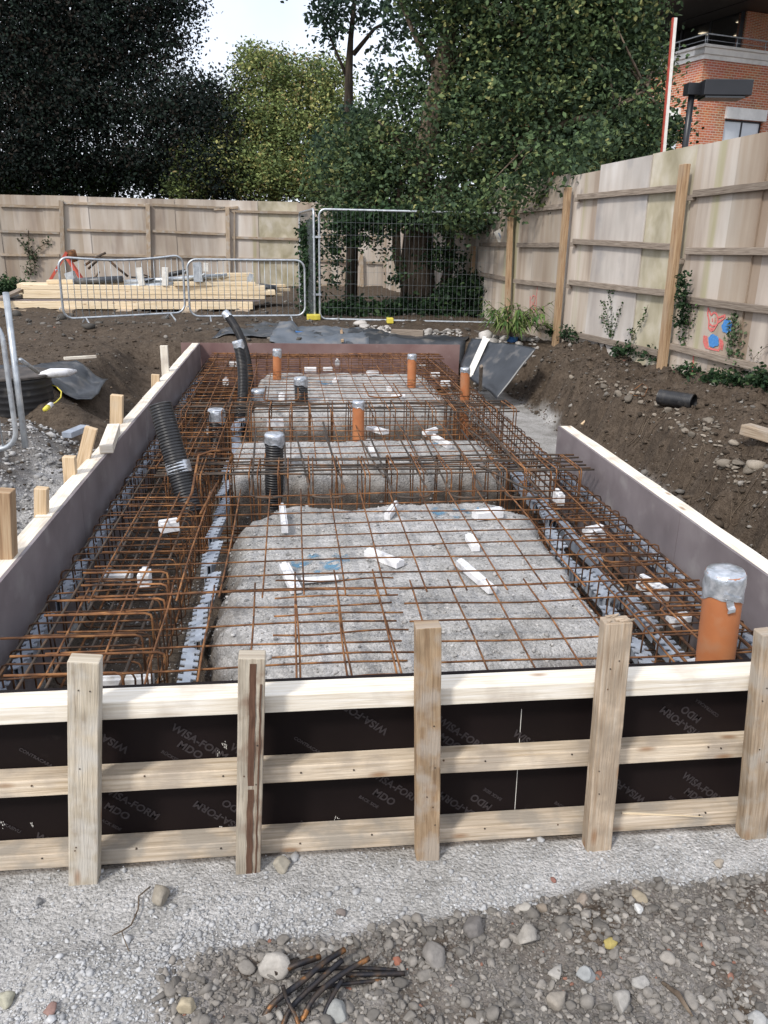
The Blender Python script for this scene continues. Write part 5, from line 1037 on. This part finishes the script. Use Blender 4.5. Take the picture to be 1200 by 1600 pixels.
# copper beech at left
b0 = PD(25, 300, 31); b0.z = 0
trunk = ([b0-Vector((0, 0, .3)), TP(20, 300, 31), TP(40, 240, 31), TP(70, 120, 31), TP(90, -60, 31)], [.6, .45, .36, .26, .15])
limbs = [([TP(25, 290, 31), TP(-60, 270, 30), TP(-140, 240, 30)], [.2, .14, .1]), ([TP(60, 180, 31), TP(180, 100, 30), TP(280, 60, 30)], [.2, .13, .05]), ([TP(45, 240, 31), TP(150, 180, 30), TP(240, 170, 29.5)], [.15, .1, .05]), ([TP(80, 60, 31), TP(160, 10, 31), TP(240, -40, 31)], [.12, .08, .04]), ([TP(80, 60, 31), TP(20, 0, 30), TP(-60, -60, 30)], [.12, .08, .04])]
bl = [PB(40, 60, 30, 2.6, 2.6), PB(140, 60, 30, 2.4, 2.2), PB(230, 60, 30, 1.7, 1.6), PB(60, 180, 29.5, 2.4, 1.8), PB(160, 170, 29.5, 2.2, 1.6), PB(260, 170, 29, 1.8, 1.4), PB(310, 200, 28.5, 1.4, 1.4), PB(325, 140, 29, 1.0, .7), PB(320, 260, 28.5, 1.3, 1.0), PB(240, 250, 29, 1.6, 1.1), PB(150, 260, 30, 1.8, .9), PB(60, 260, 30, 2.0, .8), PB(-20, 150, 30, 2, 3), PB(270, 10, 30, 1.1, .8), PB(180, -60, 30, 2.6, 1.6), PB(30, -80, 30, 3, 2), PB(-30, 260, 30, 2, .9)]
tree('huge dark copper beech spreading over the left of the back hoarding', b0, trunk, limbs, bl, 8200, 18, .26, .105, [(.013, .020, .018), (.018, .026, .021), (.026, .022, .018), (.024, .040, .028), (.042, .034, .026)], [4, 4, 2, 3, .6], bark_dark, droop=.5, shell=.3)
# yellow-green tree in the middle
b0 = PD(430, 440, 30); b0.z = 0
trunk = ([b0, TP(430, 330, 30), TP(425, 240, 30), TP(430, 130, 30)], [.3, .25, .18, .08]); limbs = [([TP(428, 280, 30), TP(380, 220, 30), TP(350, 180, 30)], [.12, .08, .04]), ([TP(428, 260, 30), TP(480, 200, 30), TP(520, 150, 30)], [.12, .08, .04])]
bl = [PB(420, 115, 30, 1.2, .8), PB(470, 130, 30, 1.2, .8), PB(515, 120, 30.5, .8, .7), PB(390, 190, 30, 1.6, 1.1), PB(460, 200, 29.6, 1.6, 1.2), PB(520, 190, 30, 1.2, 1.1), PB(340, 250, 29, 1.5, .9), PB(420, 270, 29, 1.6, 1.0), PB(500, 270, 29, 1.5, 1.0), PB(290, 285, 28.5, .8, .5), PB(395, 90, 30.5, .5, .4), PB(560, 240, 30, 1, 1.2)]
tree('yellowing green tree standing between the dark beech and the big green tree', b0, trunk, limbs, bl, 3600, 17, .19, .10, [(.085, .12, .05), (.145, .19, .07), (.23, .28, .10), (.38, .37, .14), (.40, .30, .14)], [3, 4, 4, 2, .5], bark_dark)
# far greenery and shrubs behind the hoarding
e = thing('shrub', 'dark evergreen shrubs behind the back hoarding under the trees', 'shrub', PD(300, 330, 28.5)); bl = [PB(x, 285+15*math.sin(x), 30.5, 1.3, .8) for x in range(-20, 640, 55)]
c, pts = blob_pts(bl, 1500, 14, .25, .3); leafmesh('foliage', pts, .14, leafcols(len(c), 14, [(.014, .024, .012), (.022, .04, .016), (.04, .065, .02)], [3, 3, 1]), e)
e = thing('shrub', 'dark bush peeping over the right hoarding between the tree and the brick building', 'shrub', PD(1030, 220, 16.5)); bl = [PB(1035, 205, 16.5, .5, .35), PB(1000, 225, 16.5, .6, .35), PB(960, 240, 16.5, .6, .4), PB(930, 255, 16.3, .6, .35)]
c, pts = blob_pts(bl, 420, 14, .13, .3); leafmesh('foliage', pts, .09, leafcols(len(c), 14, [(.018, .035, .016), (.03, .06, .02), (.05, .09, .03)], [3, 3, 1]), e)
# ivy
def ivy(label, bl, nc, per, spread, size, base, pal=None, name='ivy', cat='ivy'):
    e = thing(name, label, cat, base); c, pts = blob_pts(bl, nc, per, spread, .2); leafmesh('foliage', pts, size, leafcols(len(c), per, pal or [(.018, .038, .018), (.03, .062, .026), (.06, .10, .04)], [3, 3, 1]), e)
    return e
ivy('ivy climbing the edge-on mesh panel left of the wide panel', [PB(484, 360+20*k, 17.6, .16, .2, .8) for k in range(7)], 260, 12, .09, .085, PD(484, 490, 17.5))
ivy('ivy hanging through the top left of the wide mesh panel', [PB(530, 350, 16.6, .5, .3), PB(560, 370, 16.6, .5, .25), PB(600, 350, 16.5, .5, .25), PB(520, 390, 16.6, .25, .4), PB(525, 430, 16.6, .2, .3), PB(605, 400, 16.5, .15, .35), PB(620, 430, 16.5, .15, .25), PB(570, 340, 16.7, .9, .2), PB(640, 340, 16.7, .7, .2), PB(700, 345, 16.6, .8, .3), PB(750, 340, 16.3, .6, .25), PB(690, 400, 16.8, .5, .4)], 480, 12, .10, .085, PD(560, 340, 16.6))
ivy('dark undergrowth of ivy and laurel behind the wide mesh panel', [PB(x, 488+random.uniform(-8, 8), 17.0, .5, .28) for x in range(520, 790, 26)]+[PB(735, 455, 16.8, .5, .45), PB(700, 470, 16.9, .4, .4), PB(770, 470, 16.5, .4, .4)], 800, 13, .12, .10, PD(650, 495, 17), name='undergrowth', cat='undergrowth')
ivy('ivy and long leaves clinging beside the right-hand fence post', [PB(1066, 505-14*k, 9.0, .04, .07) for k in range(6)], 60, 7, .035, .045, PL(1066, 560, *FEN))
def vine(label, strands, size=.035, den=34, cat='vine', name='climbing_plant', pal=None, sp=.018):
    nrm = Vector((-1, -.1, 0)).normalized(); e = thing(name, label, cat, PL(strands[0][0][0], strands[0][0][1], *FEN)); pts = []; mb = MB()
    for st in strands:
        q = [PL(x, y, *FEN)+nrm*.02 for x, y in st]; mb.tube(q, .003, 4)
        for a, b in zip(q[:-1], q[1:]):
            m = max(2, int((b-a).length*den)); 
            for k in range(m): p = a.lerp(b, (k+random.random())/m); pts += [p+Vector((random.gauss(0, sp)-.01, random.gauss(0, sp), random.gauss(0, sp))) for _ in range(3)]
    mb.build('stem', bark, e); pts = np.array(pts); leafmesh('foliage', pts, size, leafcols(len(pts), 1, pal or [(.02, .045, .02), (.035, .07, .025), (.06, .11, .035)], [2, 3, 2]), e)
vine('upright green climber with several stems on the hoarding between the two posts', [((956, 528), (952, 500), (944, 470)), ((956, 528), (958, 495), (955, 465), (953, 455)), ((958, 528), (966, 505), (974, 472)), ((952, 520), (942, 490)), ((956, 456), (966, 453))])
vine('shorter green climber to the right of the many-stemmed one', [((990, 532), (995, 515), (1008, 500), (1015, 476)), ((990, 532), (986, 512))])
vine('dead brown and green ivy patch beside the right fence post above the red stripe', [((1072, 535), (1070, 510), (1075, 475)), ((1078, 530), (1080, 500), (1082, 475)), ((1086, 505), (1092, 470)), ((1075, 540), (1066, 525))], .035, 40, sp=.03)
vine('trailing pale grass-like plant hanging right of the blue spray mark', [((1150, 570), (1148, 530), (1153, 485)), ((1142, 560), (1145, 520), (1150, 490)), ((1158, 575), (1158, 530), (1160, 500))], .05, 40, sp=.03, pal=[(.08, .12, .06), (.13, .17, .09), (.05, .09, .04)])
vine('dry thin-branched plant at the right edge against the hoarding', [((1188, 600), (1180, 560), (1172, 540)), ((1180, 560), (1195, 545), (1205, 540))], .03, 8, pal=[(.10, .08, .05), (.05, .07, .03)])
ivy('low ivy and nettles along the foot of the right hoarding', [PB(px, py, PL(px, py, *FEN).y-.15, .16, .09) for px, py in ((1180, 600), (1150, 595), (1120, 590), (1195, 585), (1100, 605), (1075, 580), (1010, 552), (985, 545), (965, 548), (1130, 605), (900, 525), (885, 520), (865, 518))], 210, 10, .05, .05, PL(1100, 590, *FEN), name='ground_ivy')
ivy('green weeds at the left foot of the back hoarding beside the timber stack', [PB(x, 450, 20.5, .4, .25) for x in (0, 15, 30)], 110, 12, .12, .08, PD(10, 455, 20.5), name='weeds', cat='weeds')
# climber on the back hoarding
e = thing('climbing_plant', 'scruffy green climber on the back hoarding near the left edge', 'vine', PD(50, 430, 24.9)); mb = MB(); pts = []
for st in (((50, 430), (48, 400), (42, 390), (28, 372)), ((48, 400), (60, 388), (80, 376)), ((46, 395), (45, 360)), ((52, 425), (58, 405), (50, 395)), ((45, 430), (42, 415))):
    q = [PL(x, y, (BL.x, BL.y), (BR.x, BR.y))+Vector((0, -.06, 0)) for x, y in st]; mb.tube(q, .012, 5)
    for a, b in zip(q[:-1], q[1:]):
        for k in range(28): pts.append(a.lerp(b, random.random())+Vector((random.gauss(0, .06), random.gauss(0, .03), random.gauss(0, .06))))
mb.build('stem', bark, e); leafmesh('foliage', np.array(pts), .07, leafcols(len(pts), 1, [(.03, .06, .025), (.05, .09, .04), (.06, .07, .04)], [2, 2, 1]), e)
# potted bamboo-like plant
e = thing('potted_plant', 'long-leaved green plant in a blue pot at the end of the wide mesh panel', 'plant', PD(795, 525, 13.0)); c = PD(797, 532, 12.8)
mb = MB(); mb.tube([c-Vector((0, 0, .1)), c+Vector((0, 0, .06))], [.10, .13], 16); mb.build('pot', bluepl, e, smooth=True)
V = []; F = []; cols = []
mb = MB()
for k in range(38):
    a = random.uniform(0, 6.28); r = random.uniform(.1, .62); h = random.uniform(.2, .70); tip = c+Vector((r*math.cos(a)+.05, r*math.sin(a), h)); mb.tube([c+Vector((0, 0, .05)), c.lerp(tip, .5)+Vector((0, 0, .12)), tip], .005, 4)
    for j in range(13):
        t = random.uniform(.35, 1); p = c.lerp(tip, t)+Vector((0, 0, .12*math.sin(math.pi*t))); an = a+random.gauss(0, .8); L = random.uniform(.16, .32); d = Vector((math.cos(an), math.sin(an), random.uniform(-.9, .35))).normalized(); s = d.cross(Vector((0, 0, 1))).normalized()*random.uniform(.012, .02)
        b = len(V); mid = p+d*L*.45+Vector((0, 0, .03)); V += [tuple(p), tuple(mid+s), tuple(p+d*L-Vector((0, 0, .03))), tuple(mid-s)]; F.append((b, b+1, b+2, b+3)); g = random.choice(((.10, .17, .045), (.06, .12, .035), (.20, .24, .09), (.14, .2, .06))); cols += [g]*4
mb.build('stem', bark, e); np_mesh('foliage', np.array(V), np.array(F), leaf_m, col=np.array(cols), parent=e)
# pale rubble behind the tarps
for (x0, x1, y0, y1, n_, lab, cc) in ((560, 610, 508, 520, 90, 'heap of pale broken stone behind the membranes, under the wide mesh panel', .45), (640, 725, 513, 522, 90, 'scattered pale rubble right of the timber baulk', .36), (745, 840, 525, 540, 160, 'heap of buff rubble beside the potted plant', .38)):
    xs = RNG.uniform(x0, x1, n_); ysn = RNG.uniform(y0, y1, n_); pp = [PZ(a, b, .02) for a, b in zip(xs, ysn)]; sz = RNG.gamma(1.6, .014, n_)+.008
    o = stones('rubble_heap', np.array([p.x for p in pp]), np.array([p.y for p in pp]), sz, greycol(n_, cc, .07, .06), ic=ICO2, sink=.1); tag(o, lab, 'rubble', kind='stuff')
mb = MB(); mb.beam(PZ(612, 520, .06), PZ(662, 522, .06), .12, .12); tag(mb.build('timber_baulk', wood_grey, bevel=.01), 'dark timber baulk lying among pale stones behind the membranes', 'timber')

# ------------------------------------------------------------------ building, lamp, pole
def building():
    C0 = PD(1100, 92, 36.5); zc = C0.z; a1 = math.radians(-15.5+0); dl = Vector((math.sin(a1), math.cos(a1), 0)); dr = Vector((dl.y, -dl.x, 0))
    e = thing('brick_building', 'red brick building with pale cornice and glazed upper storey at the top right', 'building', (C0.x, C0.y, 0)); G = -.5
    def wall(p0, d, L, z0, z1, holes=(), nm='wall', mt=brick, thick=.3):
        """vertical wall with rectangular openings; uv in metres"""
        nrm = Vector((d.y, -d.x, 0)); mb = MB(); us = sorted({0, L}|{h[0] for h in holes}|{h[1] for h in holes}); zs = sorted({z0, z1}|{h[2] for h in holes}|{h[3] for h in holes})
        for i in range(len(us)-1):
            for j in range(len(zs)-1):
                u0, u1, w0, w1 = us[i], us[i+1], zs[j], zs[j+1]
                if any(h[0] <= u0 and u1 <= h[1] and h[2] <= w0 and w1 <= h[3] for h in holes): continue
                P = lambda u, z: Vector((p0.x, p0.y, 0))+d*u+Vector((0, 0, z)); mb.poly([P(u0, w0), P(u1, w0), P(u1, w1), P(u0, w1)], [(u0, w0), (u1, w0), (u1, w1), (u0, w1)])
        for h in holes:
            P = lambda u, z, k: Vector((p0.x, p0.y, 0))+d*u+Vector((0, 0, z))+sgn*k
            sgn = -nrm if nrm.dot(-p0) > 0 else nrm
            for (a, b) in (((h[0], h[2]), (h[0], h[3])), ((h[1], h[2]), (h[1], h[3])), ((h[0], h[2]), (h[1], h[2])), ((h[0], h[3]), (h[1], h[3]))):
                mb.poly([P(a[0], a[1], 0), P(b[0], b[1], 0), P(b[0], b[1], .25), P(a[0], a[1], .25)], [(0, 0), (0, 1), (.25, 1), (.25, 0)])
        mb.build(nm, mt, e)
    s2 = Vector((math.sin(math.radians(-7.6+90)), 0, 0))
    # window on the right face, in metres along it
    w0 = PL(1133, 175, (C0.x, C0.y), (C0.x+dr.x, C0.y+dr.y)); w1 = PL(1194, 192, (C0.x, C0.y), (C0.x+dr.x, C0.y+dr.y)); u0 = (w0-C0).dot(dr)+.06; u1 = (w1-C0).dot(dr)-.06; lz1 = w0.z; lz0 = w1.z+.03
    wall(C0, dr, 14, G, zc, [(u0, u1, lz0-1.5, lz0), (u1+2.2, u1+3.8, lz0-1.5, lz0)])
    v0 = PL(1030, 182, (C0.x, C0.y), (C0.x+dl.x, C0.y+dl.y)); v1 = PL(1064, 182, (C0.x, C0.y), (C0.x+dl.x, C0.y+dl.y)); uu0, uu1 = sorted(((v0-C0).dot(dl), (v1-C0).dot(dl)))
    wall(C0, dl, 16, G, zc, [(uu0+.1, uu1-.1, lz0-1.5, lz0)])
    def win(p0, d, a, b, z0, z1, out):
        mb = MB(); inn = -out; o_ = Vector((p0.x, p0.y, 0))+inn*.16
        for q0, q1, zz0, zz1 in ((a, b, z0, z0+.07), (a, b, z1-.07, z1)): mb.beam(o_+d*q0+Vector((0, 0, (zz0+zz1)/2)), o_+d*q1+Vector((0, 0, (zz0+zz1)/2)), .08, zz1-zz0)
        for q in (a+.035, (a+b)/2, b-.035): mb.beam(o_+d*q+Vector((0, 0, z0+.07)), o_+d*q+Vector((0, 0, z1-.07)), .07, .08, up=out)
        w_ = mb.build('window', black_metal, e)
        for q0, q1 in ((a+.07, (a+b)/2-.035), ((a+b)/2+.035, b-.07)):
            mb = MB(); mb.beam(o_+d*q0+Vector((0, 0, (z0+z1)/2)), o_+d*q1+Vector((0, 0, (z0+z1)/2)), .02, z1-z0-.14); mb.build('pane', blind, w_)
        mb = MB(); o3 = Vector((p0.x, p0.y, 0))+out*.03; mb.beam(o3+d*(a-.06)+Vector((0, 0, z1+.24)), o3+d*(b+.06)+Vector((0, 0, z1+.24)), .16, .46); mb.build('lintel', concrete, e)
    outR = -dl; outL = -dr
    win(C0, dr, u0, u1, lz0-1.5, lz0, outR); win(C0, dl, uu0+.1, uu1-.1, lz0-1.5, lz0, outL); win(C0, dr, u1+2.2, u1+3.8, lz0-1.5, lz0, outR)
    # cornice band: three stepped courses round the corner
    for k, (z0, z1, pr_) in enumerate(((0, .18, .06), (.182, .42, .14), (.422, .52, .24))):
        for d, out, L in ((dr, outR, 14), (dl, outL, 16)):
            mb = MB(); o_ = Vector((C0.x, C0.y, zc+(z0+z1)/2))+out*(pr_-.3); st = o_-d*(pr_ if d is dr else pr_-.003); mb.beam(st, o_+d*L, .6, z1-z0-.001*(d is dl)); mb.build('cornice', concrete, e)
    ct = zc+.52
    # terrace floor and recessed glazing under a deep soffit
    mb = MB(); q = [Vector((C0.x, C0.y, ct+.02))+dr*a+dl*b for a, b in ((.1, .1), (14, .1), (14, 16), (.1, 16))]; mb.poly(q); mb.build('terrace', concrete, e)
    for d, out, L in ((dr, outR, 14), (dl, outL, 16)):
        mb = MB(); o_ = Vector((C0.x, C0.y, ct))-out*.0
        mb.tube([o_+Vector((0, 0, .42)), o_+d*L+Vector((0, 0, .42))], .03, 6); mb.tube([o_+Vector((0, 0, .2)), o_+d*L+Vector((0, 0, .2))], .012, 5)
        for k in range(int(L/1.6)): mb.tube([o_+d*(k*1.6+.05), o_+d*(k*1.6+.05)+Vector((0, 0, .42))], .02, 5)
        mb.build('railing', galv, e, smooth=True)
    # glazing plane follows the left face, set back
    g0 = Vector((C0.x, C0.y, 0))+dr*2.5+dl*.8; zg = ct+1.65
    mb = MB()
    for d, L in ((dl, 14), (dr, 12)):
        mb.poly([g0+Vector((0, 0, ct)), g0+d*L+Vector((0, 0, ct)), g0+d*L+Vector((0, 0, zg)), g0+Vector((0, 0, zg))])
    gm_ = bpy.data.materials.new('clear_dark_glass'); gm_.use_nodes = True; tt = gm_.node_tree; bb = tt.nodes['Principled BSDF']; bb.inputs['Base Color'].default_value = (.02, .022, .025, 1); bb.inputs['Roughness'].default_value = .05; bb.inputs['Alpha'].default_value = .55
    mb.build('glazing', gm_, e)
    for d, L in ((dl, 14), (dr, 12)):
        for k in range(int(L/1.9)+1):
            mb = MB(); p = g0+d*(1.9*k); mb.beam(p+Vector((0, 0, ct)), p+Vector((0, 0, zg)), .09, .12, up=d); mb.build('mullion', black_metal, e)
    mb = MB(); p = g0+dr*1.45-dl*.1; 
    for uu in range(1):
        pts = [(p-dr*1.3, p+dr*1.2)]
        a, b = pts[0]; mb.poly([a+Vector((0, 0, ct)), b+Vector((0, 0, ct)), b+Vector((0, 0, zg)), a+Vector((0, 0, zg))], [(0, 0), (2.5, 0), (2.5, 2.7), (0, 2.7)]); c2 = a+dl*.5; mb.poly([c2+Vector((0, 0, ct)), a+Vector((0, 0, ct)), a+Vector((0, 0, zg)), c2+Vector((0, 0, zg))], [(0, 0), (.5, 0), (.5, 2.7), (0, 2.7)])
    mb.build('pier', brick, e)
    # interior ceiling with lights
    mb = MB(); q = [g0+dr*a+dl*b+Vector((0, 0, zg-.05)) for a, b in ((.1, .1), (12, .1), (12, 14), (.1, 14))]; mb.poly(q); mb.build('inner_ceiling', soffit, e)
    mb = MB(); q = [g0+dr*a+dl*b for a, b in ((6, 5), (12, 5))]; mb.poly([g0+dr*.1+dl*6+Vector((0, 0, ct)), g0+dr*12+dl*6+Vector((0, 0, ct)), g0+dr*12+dl*6+Vector((0, 0, zg)), g0+dr*.1+dl*6+Vector((0, 0, zg))]); mb.build('inner_wall', soffit, e)
    for a, b in ((1.2, 1.2), (1.2, 3.6), (2.6, 1.4), (3.0, 3.2)):
        mb = MB(); p = g0+dr*a+dl*b+Vector((0, 0, zg-.08)); mb.beam(p-dr*.3, p+dr*.3, .3, .02); mb.build('ceiling_light', lamp_on, e)
    # roof slab reaching far forward
    mb = MB(); c = [Vector((C0.x, C0.y, 0))+dr*a+dl*b for a, b in ((-2.2, -6.5), (14, -6.5), (14, 16), (-2.2, 16))]
    bot = [p+Vector((0, 0, zg+.02)) for p in c]; top = [p+Vector((0, 0, zg+.5)) for p in c]; mb.poly(bot[::-1]); mb.poly(top)
    for k in range(4): mb.poly([bot[k], bot[(k+1) % 4], top[(k+1) % 4], top[k]])
    mb.build('roof', soffit, e)
    for k in range(5):
        mb = MB(); a = Vector((C0.x, C0.y, zg+.0))+dr*(-1.8+3.2*k)-dl*6.4; mb.beam(a, a+dl*21, .04, .02); mb.build('soffit_joint', black_metal, e)
building()
e = thing('area_light', 'black shoebox light on a black pole behind the right hoarding', 'lamp', Vector((PD(1070, 232, 12.2).x, 12.2, 0)))
mb = MB(); a = PD(1069, 235, 12.2); a = Vector((a.x, a.y, 0)); b = PD(1081, 146, 12.2); a.x = b.x-.02; mb.tube([a, PD(1070, 232, 12.2), b], .045, 12); mb.build('pole', black_metal, e, smooth=True)
mb = MB(); c = PD(1082, 140, 12.2); mb.beam(c-Vector((.10, 0, 0)), c+Vector((.10, 0, 0)), .17, .155); mb.build('bracket', black_metal, e, bevel=.006)
mb = MB(); c = PD(1131, 140, 12.1); dx = Vector((.33, -.05, 0)); mb.beam(c-dx, c+dx*.98, .42, .20); o = mb.build('head', black_metal, e, bevel=.008)
mb = MB(); c2 = c-Vector((0, 0, .112)); mb.beam(c2-dx*.9, c2+dx*.75, .34, .03); mb.build('lens', glassm, e)
e = thing('marker_pole', 'tall thin white pole with a red edge behind the right hoarding', 'pole', Vector((PD(1040, 190, 14).x, 14, 0)))
b = PD(1055, 28, 14); a = PD(1041, 190, 14); f = a+(a-b)*(a.z/(b.z-a.z)); mb = MB(); mb.beam(f, b, .05, .05, up=(0, 1, 0)); mb.build('white_face', white_paint, e)
mb = MB(); sh = Vector((-.038, -.0, 0)); mb.beam(f+sh, b+sh, .022, .04, up=(0, 1, 0)); mb.build('red_edge', red_metal, e)

# ------------------------------------------------------------------ roots, chunks and chalky patches on the cut bank
mb = MB()
for k in range(90):
    px, py = random.uniform(800, 1200), random.uniform(560, 840); p = PG(px, py, .01)
    if p.x < 3.2 or p.x > 4.6 or p.y > 12: continue
    a = random.uniform(0, 6.28); q = [p]
    for j in range(4): a += random.gauss(0, .5); n_ = q[-1]+Vector((math.cos(a), math.sin(a), 0))*random.uniform(.03, .07); n_.z = hz(n_.x, n_.y)+random.uniform(0, .03); q.append(n_)
    mb.tube(q, random.uniform(.0015, .004), 4)
tag(mb.build('roots', bark, smooth=True), 'thin broken roots poking out of the dark cut soil bank on the right', 'roots', kind='stuff')
n = 260; t = RNG.random(n); cx = np.where(t < .4, 975, np.where(t < .7, 1080, 1150)); cy = np.where(t < .4, 612, np.where(t < .7, 670, 745)); px = cx+RNG.normal(0, 32, n); py = cy+RNG.normal(0, 11, n)+(px-cx)*.25
pp = [PG(a, b) for a, b in zip(px, py)]; xs = np.array([p.x for p in pp]); yy = np.array([p.y for p in pp])
tag(stones('chalky_rubble', xs, yy, RNG.gamma(1.4, .008, n)+.004, greycol(n, .19, .05, .16), ic=ICO2), 'chalky buff fragments in three patches on the right soil bank', 'rubble', kind='stuff')
